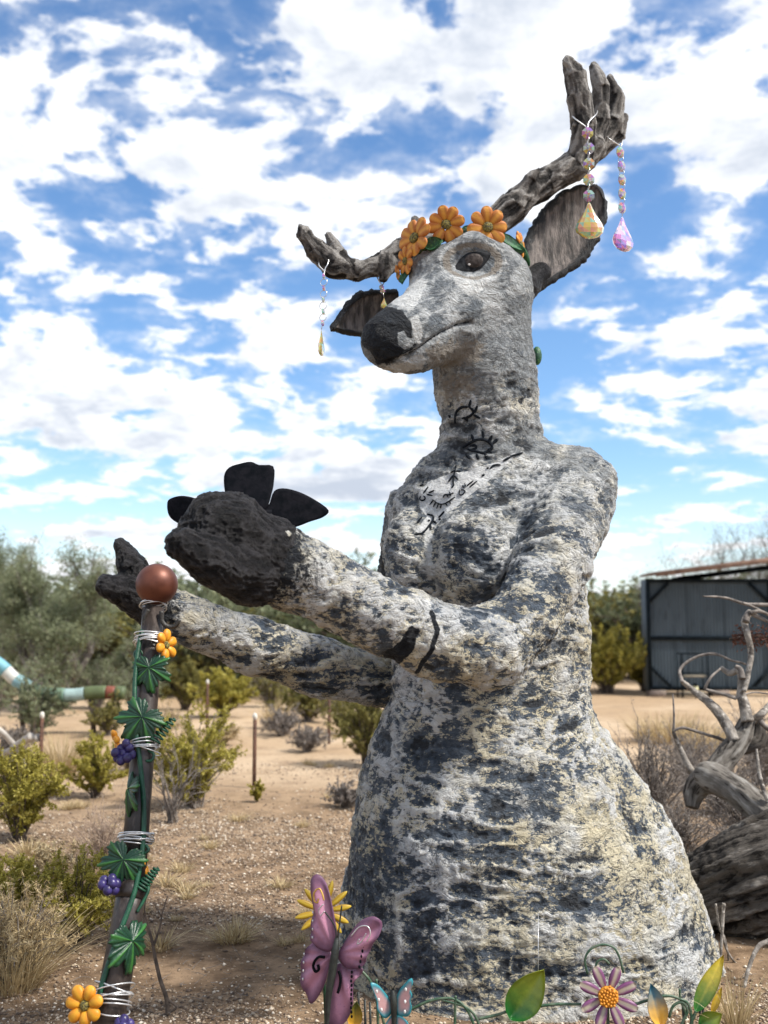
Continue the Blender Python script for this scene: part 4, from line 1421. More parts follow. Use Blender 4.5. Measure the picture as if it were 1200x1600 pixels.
def grape_leaf(c, n_, tipdir, size, parent, squash=1.0):
    u0, v0, nn = frame(n_)
    a0 = math.atan2(tipdir[1], tipdir[0])
    U = math.cos(a0) * u0 + math.sin(a0) * v0
    W_ = -math.sin(a0) * u0 + math.cos(a0) * v0
    ang = np.linspace(-math.pi, math.pi, 97)[:-1]
    dg = np.degrees(np.abs(ang))
    r_ = np.interp(dg, [0, 14, 30, 42, 54, 68, 84, 98, 112, 130, 150, 168, 180], [1.0, .88, .58, .82, .97, .84, .54, .76, .84, .66, .62, .42, .14])
    r_ = r_ * (1 + .055 * np.sign(np.sin(ang * 24)) * (dg < 160)) * (1 + .05 * (rng.random(len(ang)) - .5))
    rings = np.linspace(1, 0.06, 9)
    V_, t = [], []
    for s in rings:
        for a, rr, d_ in zip(ang, r_, dg):
            ve = max(np.exp(-(d_ / 7) ** 2), np.exp(-((d_ - 54) / 7) ** 2), np.exp(-((d_ - 112) / 8) ** 2))
            x_, y_ = s * rr * math.cos(a), s * rr * math.sin(a) * squash
            h_ = .055 * ve * (1 - s * .5) - .26 * (s * rr) ** 2 + .05 * math.cos(a * 3 + 1) * s + .025 * math.sin(a * 24) * s
            V_.append(np.asarray(c) + size * (U * x_ + W_ * y_ + nn * h_)); t.append(.08 + .8 * ve ** 1.5 * (1 - .45 * s) + .22 * s * max(0, math.sin(a * 24)))
    n_a = len(ang)
    F = [(i * n_a + j, i * n_a + (j + 1) % n_a, (i + 1) * n_a + (j + 1) % n_a, (i + 1) * n_a + j) for i in range(8) for j in range(n_a)]
    F.append(tuple(8 * n_a + j for j in range(n_a)))
    m_ = len(V_)
    V_ = np.array(V_)
    B_ = V_ - nn * .005
    side = [((j + 1) % n_a, j, j + m_, (j + 1) % n_a + m_) for j in range(n_a)]
    o = mobj('leaf', np.vstack([V_, B_]), F + [tuple(i + m_ for i in f[::-1]) for f in F] + side, vine_leaf, parent)
    fattr(o.data, 't', np.array(t + t))


def near(pxx, pyy, out=.075):
    q = on_staff(pyy)
    return P(pxx, pyy, q[1] - out)


grape_leaf(near(233, 1043), (-.15, -1, .25), (.15, -1), .092, vine)
grape_leaf(near(222, 1120), (.1, -1, .3), (-.55, -.75), .105, vine)
grape_leaf(near(201, 1232), (-.9, -.45, .2), (-.1, -1), .095, vine)
grape_leaf(near(193, 1343), (.05, -1, .2), (-.4, -.9), .095, vine)
grape_leaf(near(206, 1470), (.88, -.5, .15), (0, -1), .105, vine)
flower(vine, near(259, 1008, .05), (.85, -.4, .1), .060, 6, clay_yellow, rot=.3, wid=.30, thick=.24, groove=.1)
flower(vine, near(182, 1157, .06), (-.8, -.3, -.3), .045, 5, clay_yellow, rot=.2, wid=.32, thick=.26, groove=.1)
flower(vine, near(225, 1350, -.01), (.9, .1, .2), .040, 5, clay_yellow, rot=.2, wid=.32, thick=.26, groove=.1)
flower(vine, near(133, 1571, .07), (-.25, -1, .18), .066, 7, clay_yellow, rot=.35, wid=.30, thick=.24, groove=.12)


def grapes(cx, cy, n, spread, out=.06):
    g = link('grape_cluster', None, vine, None)
    g.empty_display_size = .05
    pts = []
    for i in range(n):
        for _ in range(30):
            a, r_ = random.random() * 6.28, math.sqrt(random.random())
            q = (cx + spread * r_ * math.cos(a), cy + spread * 1.0 * r_ * math.sin(a))
            if all((q[0] - w_[0]) ** 2 + (q[1] - w_[1]) ** 2 > 42 for w_ in pts):
                break
        pts.append(q)
        mobj('grape', *sphere(near(q[0], q[1], out + random.random() * .025), (.0165, .0165, .018), 12, 8), grape_m, g)


grapes(192, 1176, 10, 15)
grapes(171, 1384, 7, 12)
grapes(193, 1601, 5, 10)


def spring(a, b_, r0, r1, turns, wr):
    a, b_ = np.asarray(a), np.asarray(b_)
    u_, v2, nn = frame(b_ - a)
    t = np.linspace(0, 1, int(turns * 12))
    rr = r0 + (r1 - r0) * t
    pts = a + (b_ - a) * t[:, None] + rr[:, None] * (np.cos(t * turns * 6.283)[:, None] * u_ + np.sin(t * turns * 6.283)[:, None] * v2)
    return tube(pts, wr, 6)


for (a, b_, k) in (((240, 1160), (272, 1122), 7), ((219, 1390), (246, 1356), 8)):
    v_, f_ = spring(near(*a, .03), near(*b_, .03), .022, .009, k, .004)
    mobj('tendril', v_, f_, vine_green, vine)
for q in ([(219, 1030), (211, 1026), (212, 1018), (219, 1016), (224, 1024)], [(232, 1172), (240, 1178), (237, 1188), (228, 1189)], [(205, 1232), (200, 1260), (208, 1280), (212, 1300)], [(228, 1320), (232, 1328), (225, 1334)], [(222, 1372), (232, 1388), (224, 1408), (214, 1425)]):
    v_, f_ = tube(np.array([near(*p_, .035) for p_ in q]), .0055, 7, 24)
    mobj('tendril', v_, f_, vine_green, vine)


def wire_wrap(py, n, spread, rad, slope=0.0):
    c_ = on_staff(py); d_ = on_staff(py + 6) - c_; d_ /= np.linalg.norm(d_)
    u_, v2, nn = frame(d_)
    parts = []
    for i in range(n):
        a = np.linspace(0, 2 * math.pi, 30)
        tilt, ph, off = (random.random() - .5) * .5 + slope, random.random() * 6.28, (random.random() - .5) * spread
        r_ = rad * (1 + .12 * random.random() + .08 * np.sin(a * 2 + ph))
        pts = c_ + d_ * (off + tilt * rad * np.sin(a + ph))[:, None] + r_[:, None] * (np.cos(a)[:, None] * u_ + np.sin(a)[:, None] * v2)
        parts.append(tube(pts, .0026, 5, cap=False))
    v_, f_ = join(parts)
    mobj('wire_wrap', v_, f_, wire_silver, vine)


wire_wrap(946, 4, .015, .046); wire_wrap(1000, 8, .045, .056); wire_wrap(1166, 5, .03, .057, .25); wire_wrap(1312, 9, .035, .057); wire_wrap(1562, 7, .07, .060, .15)

# ---- garden stakes at the foot of the statue
purple = paint_mat('butterfly_purple', (0.15, 0.065, 0.12), (0.50, 0.23, 0.33), .42, 30, .25, (0.22, 0.09, 0.18))
rim_gold = simple('gold_scroll', [(0.55, 0.33, 0.06), (0.7, 0.45, 0.1)], 40, .4, .2, metallic=.3)
stake_m = simple('stake_black', [(0.012, 0.014, 0.012), (0.03, 0.035, 0.03)], 30, .5, .2)
ZB = lambda q: (q[0] * 1 + 0, q[1])
B5 = lambda pts: [(440 + x_ / 4.615, 1350 + y_ / 4.615) for x_, y_ in pts]
pb = empty('butterfly_stake', (P(520, 1500, 3.72)[0], 3.72, 0), 'large purple metal butterfly garden stake with open wings', 'garden stake')


def wing_relief(cx, cy, Y, amp=.014, k=8):
    c_ = P(cx, cy, Y)
    def f(b_, s):
        d_ = b_ - c_
        a = np.arctan2(d_[:, 2], d_[:, 0])
        return amp * np.abs(np.sin(a * k)) ** 3 * np.clip(np.linalg.norm(d_, axis=1) * 8, 0, 1) * -1 + .012 * (1 - s)
    return f


def wing_t(b_, s):
    return np.clip((1 - s) * 1.6, 0, 1)


YL = lambda x_, y_: 3.70 + (524 - x_) * .0011
YR = lambda x_, y_: 3.70 - (x_ - 524) * .0008
LF = B5([(250, 78), (215, 105), (210, 190), (222, 300), (212, 420), (205, 520), (230, 590), (300, 625), (350, 632), (390, 585), (396, 500), (380, 380), (345, 240), (300, 130)])
LH = B5([(205, 580), (160, 640), (135, 740), (135, 840), (160, 930), (200, 1000), (240, 990), (300, 890), (330, 790), (352, 700), (355, 640), (300, 600), (230, 575)])
RF = B5([(650, 378), (700, 400), (716, 450), (700, 520), (650, 590), (610, 680), (590, 730), (540, 760), (470, 750), (415, 700), (410, 640), (450, 570), (510, 470), (570, 410)])
RH = B5([(405, 720), (480, 745), (560, 745), (585, 765), (560, 810), (520, 840), (510, 900), (515, 1000), (490, 1080), (450, 1150), (400, 1180), (345, 1150), (345, 1050), (350, 920), (370, 820)])
for pts, Yf, dz in ((LF, YL, 0), (LH, YL, .006), (RF, YR, 0), (RH, YR, .006)):
    o = plate(pxwing(pts, lambda x_, y_: Yf(x_, y_) + dz, 48), .005, purple, pb, 'wing', wing_relief(523, 1490, 3.7), 9, wing_t)
    tag(o)
v_, f_ = tube(np.array([P(527, 1462, 3.69), P(524, 1485, 3.68), P(519, 1520, 3.68), P(513, 1560, 3.68), P(511, 1605, 3.68)]), [.006, .013, .014, .011, .006], 10, 24)
mobj('thorax', v_, f_, stake_m, pb)
for pts in ([(526, 1465), (522, 1445), (508, 1425)], [(528, 1465), (531, 1440), (534, 1415)]):
    v_, f_ = tube(np.array([P(a, b_, 3.67) for a, b_ in pts]), .003, 6, 16)
    mobj('antenna', v_, f_, stake_m, pb)
gq = P(516, 1550, 3.72)
v_, f_ = tube([gq, (gq[0], 3.74, -.05)], .006, 8)
mobj('stake', v_, f_, stake_m, pb)


def scroll(pts, Yf, w_, mat, name='scroll', lift=.020):
    v_, f_ = tube(np.array([P(x_, y_, Yf(x_, y_) - lift) for x_, y_ in pts]), w_, 6, 26)
    mobj(name, v_, f_, mat, pb)


scroll(B5([(250, 185), (232, 215), (235, 265), (258, 278), (265, 250)]), YL, .003, rim_gold, lift=.012)
scroll(B5([(250, 185), (275, 180), (295, 220), (305, 262)]), YL, .003, rim_gold, lift=.012)
scroll(B5([(310, 672), (270, 670), (240, 700), (228, 740), (245, 775), (268, 760), (262, 725)]), YL, .005, black_metal, lift=.014)
scroll(B5([(412, 770), (425, 820), (420, 880), (405, 930)]), YR, .005, black_metal, lift=.014)
for pts, Yf in (([(300, 290), (270, 330), (280, 370), (310, 340)], YL), ([(560, 540), (545, 575), (575, 560), (610, 500)], YR), ([(500, 520), (560, 455), (620, 450), (640, 500), (615, 560)], YR)):
    scroll(B5(pts), Yf, .0022, wire_silver, 'glitter_line', .013)
for k in range(16):
    x_, y_ = (590 - 8 * k * .9, 590 + k * 38) if k < 5 else (512 + random.random() * 8 - 12, 780 + (k - 5) * 32)
    q = B5([(x_, y_)])[0]
    mobj('rim_dot', *sphere(P(*q, YR(*q) - .006), (.004, .003, .006), 8, 6), black_metal, pb)
for k in range(9):
    q = B5([(225 - k * 1 if k < 4 else 165 - (k - 4) * 3, 350 + k * 60)])[0]
    mobj('rim_dot', *sphere(P(*q, YL(*q) - .008), (.003, .003, .005), 8, 6), wire_silver, pb)

# yellow flower stake behind it
yf = empty('flower_stake', (P(503, 1430, 3.82)[0], 3.82, 0), 'yellow petalled metal flower stake behind purple butterfly', 'garden stake')
yellow_m = paint_mat('metal_yellow', (0.42, 0.25, 0.015), (0.60, 0.42, 0.04), .4, 30, .2)
flower(yf, P(506, 1424, 3.82), (.15, -1, .1), .104, 12, yellow_m, rot=.15, wid=.11, thick=.08, curl=.02, seed=stake_m, groove=.1, pointed=.4)
q = P(502, 1427, 3.83)
v_, f_ = tube([q, (q[0] + .02, 3.85, -.05)], .005, 8)
mobj('stake', v_, f_, vine_green, yf)

# decorative metal edging: wire vines with leaves, a daisy and a small butterfly
border = empty('garden_edging', (P(800, 1590, 3.72)[0], 3.72, 0), 'low metal wire edging with painted leaves, daisy and teal butterfly', 'garden edging')
leaf_gy = paint_mat('metal_leaf_green', (0.008, 0.085, 0.012), (0.30, 0.34, 0.03), .35, 26, .2)
leaf_yg = paint_mat('metal_leaf_lime', (0.02, 0.12, 0.02), (0.62, 0.46, 0.05), .35, 26, .2)
teal_m = paint_mat('teal_wing', (0.02, 0.24, 0.29), (0.52, 0.30, 0.30), .4, 26, .2)
teal_or = paint_mat('teal_orange_leaf', (0.62, 0.33, 0.04), (0.015, 0.17, 0.26), .35, 22, .2)
petal_m = paint_mat('daisy_petal', (0.17, 0.05, 0.14), (0.42, 0.36, 0.27), .4, 30, .2)
wire_green = simple('wire_green', [(0.02, 0.07, 0.035), (0.10, 0.14, 0.09)], 40, .4, .2)
YB = 3.70
ground_py = 1632
for pts, r_ in (([(548, 1505), (570, 1522), (584, 1545), (600, 1600), (604, 1640)], .005), ([(640, 1578), (668, 1565), (692, 1560), (712, 1562), (730, 1578), (742, 1605)], .005),
                ([(712, 1556), (711, 1580), (710, 1640)], .005), ([(690, 1562), (730, 1575), (748, 1600), (752, 1640)], .0045), ([(748, 1592), (775, 1586), (800, 1578)], .005),
                ([(842, 1572), (870, 1569), (908, 1569)], .005), ([(990, 1570), (1015, 1562), (1040, 1556), (1060, 1560), (1078, 1575), (1082, 1640)], .005),
                ([(918, 1522), (914, 1500), (922, 1484), (940, 1476), (958, 1480), (968, 1496), (974, 1520)], .004), ([(930, 1512), (934, 1502), (944, 1499), (952, 1506)], .004),
                ([(1045, 1590), (1052, 1572), (1066, 1566), (1074, 1580), (1066, 1598), (1050, 1640)], .005), ([(948, 1560), (950, 1600), (950, 1640)], .006),
                ([(1062, 1545), (1063, 1562), (1070, 1580), (1072, 1592)], .004), ([(1088, 1580), (1080, 1600), (1078, 1640)], .006), ([(588, 1530), (590, 1580), (592, 1640)], .005)):
    v_, f_ = tube(np.array([P(x_, y_, YB) for x_, y_ in pts]), r_, 7, 28)
    mobj('wire_vine', v_, f_, wire_green, border)
for x_ in (570, 578, 1098, 1092, 1066, 560):
    a = P(x_, 1550 + (x_ % 7) * 4, 3.73); v_, f_ = tube([a, (a[0] + .005, 3.73, -.05)], .0045, 7)
    mobj('stake', v_, f_, stake_m, border)
leaf(border, P(797, 1592, YB - .01), P(850, 1515, YB - .02), .058, (-.1, -1, .2), leaf_gy, bend=.05)
leaf(border, P(1086, 1582, YB), P(1131, 1492, YB + .03), .030, (-.3, -1, .2), leaf_yg, bend=.12)
leaf(border, P(1112, 1584, YB + .01), P(1128, 1542, YB + .02), .012, (-.3, -1, .2), yellow_m, bend=.05)
leaf(border, P(1092, 1604, YB - .01), P(1128, 1584, YB - .02), .03, (0, -1, .4), leaf_gy, bend=.05)
leaf(border, P(1033, 1604, YB - .02), P(1018, 1538, YB - .02), .034, (.1, -1, .2), teal_or, bend=.1)
leaf(border, P(553, 1606, YB + .02), P(557, 1565, YB + .02), .026, (0, -1, .1), paint_mat('leaf_orange', (.5, .26, .02), (.10, .14, .02), .4, 26), bend=.05)
dz = flower(border, P(950, 1557, YB - .02), (0, -1, .12), .105, 8, petal_m, rot=.4, wid=.17, thick=.09, curl=.10, seed=clay_yellow, name='daisy', groove=.5, cr=.34, jitter=.03)
uu, vv, nn_ = frame((0, -1, .12))
cc_ = P(950, 1557, YB - .03)
for k in range(34):
    a, r_ = k * 2.39996, .034 * math.sqrt((k + .5) / 34)
    o = mobj('seed', *sphere(cc_ + uu * r_ * math.cos(a) + vv * r_ * math.sin(a) + nn_ * .012, .0048, 8, 5), clay_yellow, dz)
tb = link('butterfly', None, border, P(612, 1565, 3.66))
tb['label'] = 'small teal butterfly with white spots'
for pts in (B5([(640, 860), (690, 868), (740, 920), (792, 1000), (795, 1070), (750, 1112), (715, 1090), (690, 1050), (685, 990), (665, 930)]),
            B5([(935, 822), (947, 865), (925, 900), (942, 945), (928, 990), (938, 1035), (920, 1092), (880, 1100), (832, 1090), (825, 980), (850, 910), (890, 860)]),
            B5([(770, 1120), (795, 1090), (800, 1150), (795, 1215), (765, 1210), (745, 1170)]), B5([(830, 1095), (880, 1110), (915, 1160), (890, 1215), (835, 1215)])):
    plate(pxwing(pts, lambda x_, y_: 3.655 - abs(x_ - 615) * .0007, 40), .004, teal_m, tb, 'wing', None, 6, wing_t)
v_, f_ = tube(np.array([P(613, 1546, 3.65), P(615, 1565, 3.645), P(616, 1605, 3.645)]), [.007, .012, .007], 8, 12)
mobj('thorax', v_, f_, stake_m, tb)
for (x_, y_) in ((686, 920), (700, 980), (720, 1052), (895, 905), (890, 993), (888, 1065)):
    q = B5([(x_, y_)])[0]
    mobj('spot', *sphere(P(*q, 3.645 - abs(q[0] - 615) * .0007), (.0045, .003, .0065), 10, 6), glint_m, tb)
for s in (-1, 1):
    v_, f_ = tube(np.array([P(614, 1548, 3.645), P(614 + s * 3, 1540, 3.64), P(614 + s * 9, 1538, 3.64)]), .002, 6, 8)
    mobj('antenna', v_, f_, stake_m, tb)
v_, f_ = tube([P(841, 1426, 3.80), P(841, 1520, 3.70)], .0012, 5)
tag(mobj('string', v_, f_, wire_silver), 'thin white string hanging on the skirt above green metal leaf', 'string')

# ================================================================== PLANTS
def leaf_material(name, dark, mid, light, trans=.38, rough=.6):
    m, nt, b = newmat(name)
    t = nd(nt, 'ShaderNodeAttribute', attribute_name='tone').outputs['Fac']
    ramp = nd(nt, 'ShaderNodeValToRGB', {'Fac': t})
    e = ramp.color_ramp.elements
    e[0].color = (*dark, 1); e[1].color = (*light, 1)
    k = e.new(.5); k.color = (*mid, 1)
    nt.links.new(ramp.outputs[0], b.inputs['Base Color'])
    b.inputs['Roughness'].default_value = rough
    b.inputs['Specular IOR Level'].default_value = .25
    tr_ = nd(nt, 'ShaderNodeBsdfTranslucent', {'Color': ramp.outputs[0]})
    mx = nd(nt, 'ShaderNodeMixShader', {0: trans, 1: b.outputs[0], 2: tr_.outputs[0]})
    out = [n for n in nt.nodes if n.type == 'OUTPUT_MATERIAL'][0]
    nt.links.new(mx.outputs[0], out.inputs['Surface'])
    return m


creosote = leaf_material('creosote_leaf', (0.22, 0.19, 0.03), (0.38, 0.33, 0.06), (0.52, 0.46, 0.13))
olive = leaf_material('olive_leaf', (0.11, 0.105, 0.03), (0.22, 0.20, 0.06), (0.34, 0.30, 0.10))
mesquite = leaf_material('mesquite_leaf', (0.12, 0.145, 0.075), (0.22, 0.245, 0.14), (0.33, 0.355, 0.22))
darktree = leaf_material('dark_tree_leaf', (0.055, 0.072, 0.035), (0.11, 0.13, 0.065), (0.19, 0.205, 0.11))
straw = leaf_material('straw', (0.24, 0.17, 0.08), (0.46, 0.35, 0.19), (0.66, 0.55, 0.34), .2, .7)
greybrush = leaf_material('grey_brush_leaf', (0.10, 0.085, 0.075), (0.19, 0.165, 0.145), (0.30, 0.26, 0.23), .1)
redleaf = leaf_material('dried_red_leaf', (0.06, 0.03, 0.022), (0.12, 0.055, 0.04), (0.2, 0.095, 0.065), .2)
twig_grey = simple('twig_grey', [(0.10, 0.085, 0.075), (0.27, 0.235, 0.205)], 20, .85, .4)
twig_brown = simple('twig_brown', [(0.05, 0.038, 0.03), (0.14, 0.105, 0.08)], 20, .85, .4)


twig_pale0 = simple('bleached_branch', [(0.30, 0.27, 0.235), (0.52, 0.48, 0.43)], 14, .85, .5)


def rand_quads(pts, size, aspect=.5, r=None):
    r = r or rng
    n = len(pts)
    a = r.normal(size=(n, 3)); a /= np.linalg.norm(a, axis=1)[:, None]
    b_ = np.cross(a, r.normal(size=(n, 3))); b_ /= np.linalg.norm(b_, axis=1)[:, None] + 1e-9
    s = size * (.55 + .9 * r.random(n))[:, None]
    V_ = np.stack([pts - a * s, pts + b_ * s * aspect, pts + a * s, pts - b_ * s * aspect], 1).reshape(-1, 3)
    F = np.arange(4 * n).reshape(-1, 4)
    return V_, F


def thin_tubes(polys, r0, r1, segs=4):
    """many thin polylines (k, m, 3) as tapered prisms in one array"""
    A_ = np.asarray(polys, float)
    k, m_, _ = A_.shape
    T = np.gradient(A_, axis=1); T /= np.linalg.norm(T, axis=2)[..., None] + 1e-9
    ref = np.where(np.abs(T[..., 2:3]) > .9, np.array((1., 0, 0)), np.array((0, 0, 1.)))
    u_ = np.cross(T, ref); u_ /= np.linalg.norm(u_, axis=2)[..., None] + 1e-9
    v2 = np.cross(T, u_)
    r0 = np.broadcast_to(np.asarray(r0, float), (k,)); r1 = np.broadcast_to(np.asarray(r1, float), (k,))
    rr = r0[:, None] + (r1 - r0)[:, None] * np.linspace(0, 1, m_)[None]
    a = np.arange(segs) / segs * 2 * math.pi
    V_ = A_[:, :, None] + rr[:, :, None, None] * (np.cos(a)[None, None, :, None] * u_[:, :, None] + np.sin(a)[None, None, :, None] * v2[:, :, None])
    i, j = np.meshgrid(np.arange(m_ - 1), np.arange(segs), indexing='ij')
    q = np.stack([i * segs + j, i * segs + (j + 1) % segs, (i + 1) * segs + (j + 1) % segs, (i + 1) * segs + j], -1).reshape(-1, 4)
    F = (q[None] + (np.arange(k) * m_ * segs)[:, None, None]).reshape(-1, 4)
    return V_.reshape(-1, 3), F


def bush_data(seed, rx, rz, nst, nleaf, lsize, open_=.35, wob=.12, aspect=.45):
    """local bush: stems fanning out of the base + leaves gathered along the outer twigs"""
    r = np.random.default_rng(seed)
    az = r.random(nst) * 6.283
    inc = open_ * .15 + (1.25 - .15 * open_) * r.random(nst) ** .8
    L = .72 + .38 * r.random(nst)
    end = np.stack([rx * np.sin(inc) * np.cos(az) * L, rx * np.sin(inc) * np.sin(az) * L, rz * np.maximum(np.cos(inc * .86), .12) * L], 1)
    base = r.normal(size=(nst, 3)) * np.array((.06 * rx, .06 * rx, 0))
    m_ = 6
    t = np.linspace(0, 1, m_)
    path = base[:, None] + (end - base)[:, None] * t[None, :, None]
    path[..., 2] += (rz * .22 * np.sin(t * math.pi) * r.random((nst, 1)))
    path += np.cumsum(r.normal(size=(nst, m_, 3)), 1) * wob * .16 * rx * t[None, :, None]
    path[..., 2] = np.maximum(path[..., 2], .0)
    # twigs
    ntw = nst * 5
    si = r.integers(0, nst, ntw); ti = .12 + .88 * r.random(ntw) ** .8
    idx = ti * (m_ - 1); i0 = np.minimum(idx.astype(int), m_ - 2); f = (idx - i0)[:, None]
    o_ = path[si, i0] * (1 - f) + path[si, i0 + 1] * f
    d_ = path[si, i0 + 1] - path[si, i0]; d_ /= np.linalg.norm(d_, axis=1)[:, None] + 1e-9
    d_ = d_ + r.normal(size=(ntw, 3)) * .6 + np.array((0, 0, .25)); d_ /= np.linalg.norm(d_, axis=1)[:, None]
    tl = (.14 + .2 * r.random(ntw))[:, None] * (rx + rz) / 2
    tw = o_[:, None] + d_[:, None] * tl[:, None] * np.linspace(0, 1, 4)[None, :, None]
    tw += np.cumsum(r.normal(size=tw.shape), 1) * .015 * rx
    tw[..., 2] = np.maximum(tw[..., 2], .004)
    sc = (rx + rz) / 2
    V1, F1 = thin_tubes(path, .012 * sc * (.6 + .8 * r.random(nst)), .004 * sc)
    V2, F2 = thin_tubes(tw, .0045 * sc, .002 * sc, 3)
    sv = np.vstack([V1, V2]); sf = np.vstack([F1, F2 + len(V1)])
    if not nleaf:
        return (sv, sf), None
    wi = r.integers(0, ntw, nleaf); wt_ = r.random(nleaf) * 3
    i0 = np.minimum(wt_.astype(int), 2); f = (wt_ - i0)[:, None]
    lp = tw[wi, i0] * (1 - f) + tw[wi, i0 + 1] * f + r.normal(size=(nleaf, 3)) * .02 * sc
    lp[:, 2] = np.maximum(lp[:, 2], lsize)
    lv, lf = rand_quads(lp, lsize, aspect, r)
    tone = np.clip(.5 + .28 * r.normal(size=ntw)[wi] * .6 + .2 * r.normal(size=nleaf), 0, 1)
    return (sv, sf), (lv, lf, np.repeat(tone, 4))


def tree_data(seed, h_, spread, nleaf, lsize, trunks=3, levels=4, lean=.5, droop=0.0, r0=.09):
    r = np.random.default_rng(seed)
    polys, ends = [], []

    def grow(p, d_, L, rad, lev):
        m_ = 5
        pts = [p]
        for k in range(m_ - 1):
            d_ = d_ + r.normal(size=3) * .22 + np.array((0, 0, .05 - droop * (lev == 0)))
            d_ = d_ / np.linalg.norm(d_)
            pts.append(pts[-1] + d_ * L / (m_ - 1))
        pts = np.array(pts); pts[:, 2] = np.maximum(pts[:, 2], .02)
        polys.append((pts, rad, rad * .6))
        if lev == 0:
            ends.append(pts)
            return
        for c_ in range(r.integers(2, 5)):
            q = pts[r.integers(2, m_)]
            nd_ = d_ + r.normal(size=3) * np.array((.75, .75, .45))
            nd_ /= np.linalg.norm(nd_)
            grow(q, nd_, L * (.6 + .25 * r.random()), rad * .58, lev - 1)

    for k in range(trunks):
        a = 6.283 * k / trunks + r.random()
        d_ = np.array((math.cos(a) * lean, math.sin(a) * lean, 1.0))
        grow(np.array((.05 * math.cos(a), .05 * math.sin(a), -.05)), d_ / np.linalg.norm(d_), h_ * .42, r0 * (.7 + .5 * r.random()), levels - 1)
    allp = np.array([q[0] for q in polys])
    mx = allp.reshape(-1, 3)
    sx = spread / max(np.abs(mx[:, :2]).max(), .01); sz = h_ / mx[:, 2].max()
    allp = allp * np.array((sx, sx, sz))
    sv, sf = thin_tubes(allp, [q[1] for q in polys], [q[2] for q in polys], 5)
    if not nleaf:
        return (sv, sf), None
    E = np.array(ends) * np.array((sx, sx, sz))
    wi = r.integers(0, len(E), nleaf); ii = r.integers(1, 5, nleaf)
    lp = E[wi, ii] + r.normal(size=(nleaf, 3)) * np.array((.06, .06, .045)) * spread
    lp[:, 2] = np.maximum(lp[:, 2], .1)
    lv, lf = rand_quads(lp, lsize, .42, r)
    tone = np.clip(.5 + .2 * r.normal(size=len(E))[wi] + .18 * r.normal(size=nleaf), 0, 1)
    return (sv, sf), (lv, lf, np.repeat(tone, 4))


def plant(name, data, loc, leafm, stemm, label, cat, group=None, rot=0.0, scl=(1, 1, 1), pn=('stems', 'foliage')):
    (sv, sf), lv = data
    root = empty(name, loc, label, cat, group)
    o = link(pn[0], make_mesh(pn[0], sv, sf, stemm), root)
    if lv:
        o2 = link(pn[1], make_mesh(pn[1], lv[0], lv[1], leafm, smooth=False), root)
        fattr(o2.data, 'tone', lv[2])
    root.rotation_euler.z = rot
    root.scale = scl
    return root


def replant(src, loc, rot, scl, label, group=None):
    root = src.copy()
    COL.objects.link(root)
    root.location = loc; root.rotation_euler.z = rot; root.scale = scl
    root['label'] = label
    if group:
        root['group'] = group
    elif 'group' in root:
        del root['group']
    for ch in src.children:
        c_ = ch.copy(); COL.objects.link(c_); c_.parent = root
    return root


# near and middle-distance bushes
def at_px(px_, py_, wpx, hpx):
    """ground point, real half-width and height from pixel extents"""
    q = G(px_, py_)
    k = q[1] / FPX
    return q, wpx * k * .56, hpx * k * 1.04


q, rx, rz = at_px(30, 1315, 125, 135)
plant('creosote_bush', bush_data(1, rx, rz, 55, 18720, .011), q, creosote, twig_brown, 'dense yellow green creosote bush left of the staff', 'bush')
q, rx, rz = at_px(150, 1246, 105, 76)
plant('creosote_bush', bush_data(2, rx, rz, 45, 12960, .012), q, creosote, twig_brown, 'small olive yellow bush just behind the staff grapes', 'bush')
q, rx, rz = at_px(300, 1262, 150, 125)
plant('creosote_bush', bush_data(3, rx, rz, 60, 20160, .012, .6), q, creosote, twig_grey, 'golden green bush with gnarled grey dead stems right of the staff', 'bush')
q2, rx, rz = at_px(268, 1285, 120, 110)
plant('dead_bush', bush_data(4, rx, rz, 24, 0, 0, .8, .5), q2, None, twig_grey, 'bare grey tangle of dead stems under golden bush', 'dead bush')
q, rx, rz = at_px(120, 1478, 135, 125)
plant('creosote_bush', bush_data(5, rx, rz, 50, 15120, .008), q, creosote, twig_brown, 'low yellow green bush beside dry straw grass', 'bush')
q, rx, rz = at_px(20, 1470, 120, 110)
plant('creosote_bush', bush_data(15, rx, rz, 45, 12960, .008), q, creosote, twig_brown, 'yellow green bush behind the straw grass clump', 'bush')
q, rx, rz = at_px(575, 1196, 110, 105)
plant('creosote_bush', bush_data(6, rx, rz, 50, 15120, .014), q, olive, twig_brown, 'dark olive bush half hidden by the skirt edge', 'bush')
q, rx, rz = at_px(402, 1254, 26, 28)
plant('creosote_bush', bush_data(7, rx, rz, 20, 2520, .010), q, creosote, twig_brown, 'tiny bush at the foot of a rusty fence post', 'bush')
q, rx, rz = at_px(350, 1120, 105, 62)
yb = plant('olive_bush', bush_data(8, rx, rz, 50, 15120, .024), q, creosote, twig_brown, 'rounded golden bush behind tall fence post', 'bush')
q, rx, rz = at_px(480, 1128, 110, 62)
ob = plant('olive_bush', bush_data(9, rx, rz, 50, 15120, .022), q, olive, twig_grey, 'olive bush with grey stems under the far forearm', 'bush')
q, rx, rz = at_px(290, 1110, 80, 70)
plant('olive_bush', bush_data(10, rx, rz, 40, 10800, .024), q, olive, twig_brown, 'olive bush between staff and golden bush', 'bush')
for i, (a, b_, w_, h_, lb) in enumerate(((55, 1150, 95, 82, 'grey green bush growing in front of painted pipe'), (150, 1108, 110, 70, 'grey green bush under the mesquite crown'), (215, 1112, 90, 75, 'grey green bush touching the staff behind leaf'), (-10, 1120, 120, 90, 'grey green bush at the pipe bend'))):
    q, rx, rz = at_px(a, b_, w_, h_)
    plant('grey_bush', bush_data(16 + i, rx, rz, 60, 9000, .016), q, mesquite, twig_grey, lb, 'bush')
q, rx, rz = at_px(160, 1352, 120, 66)
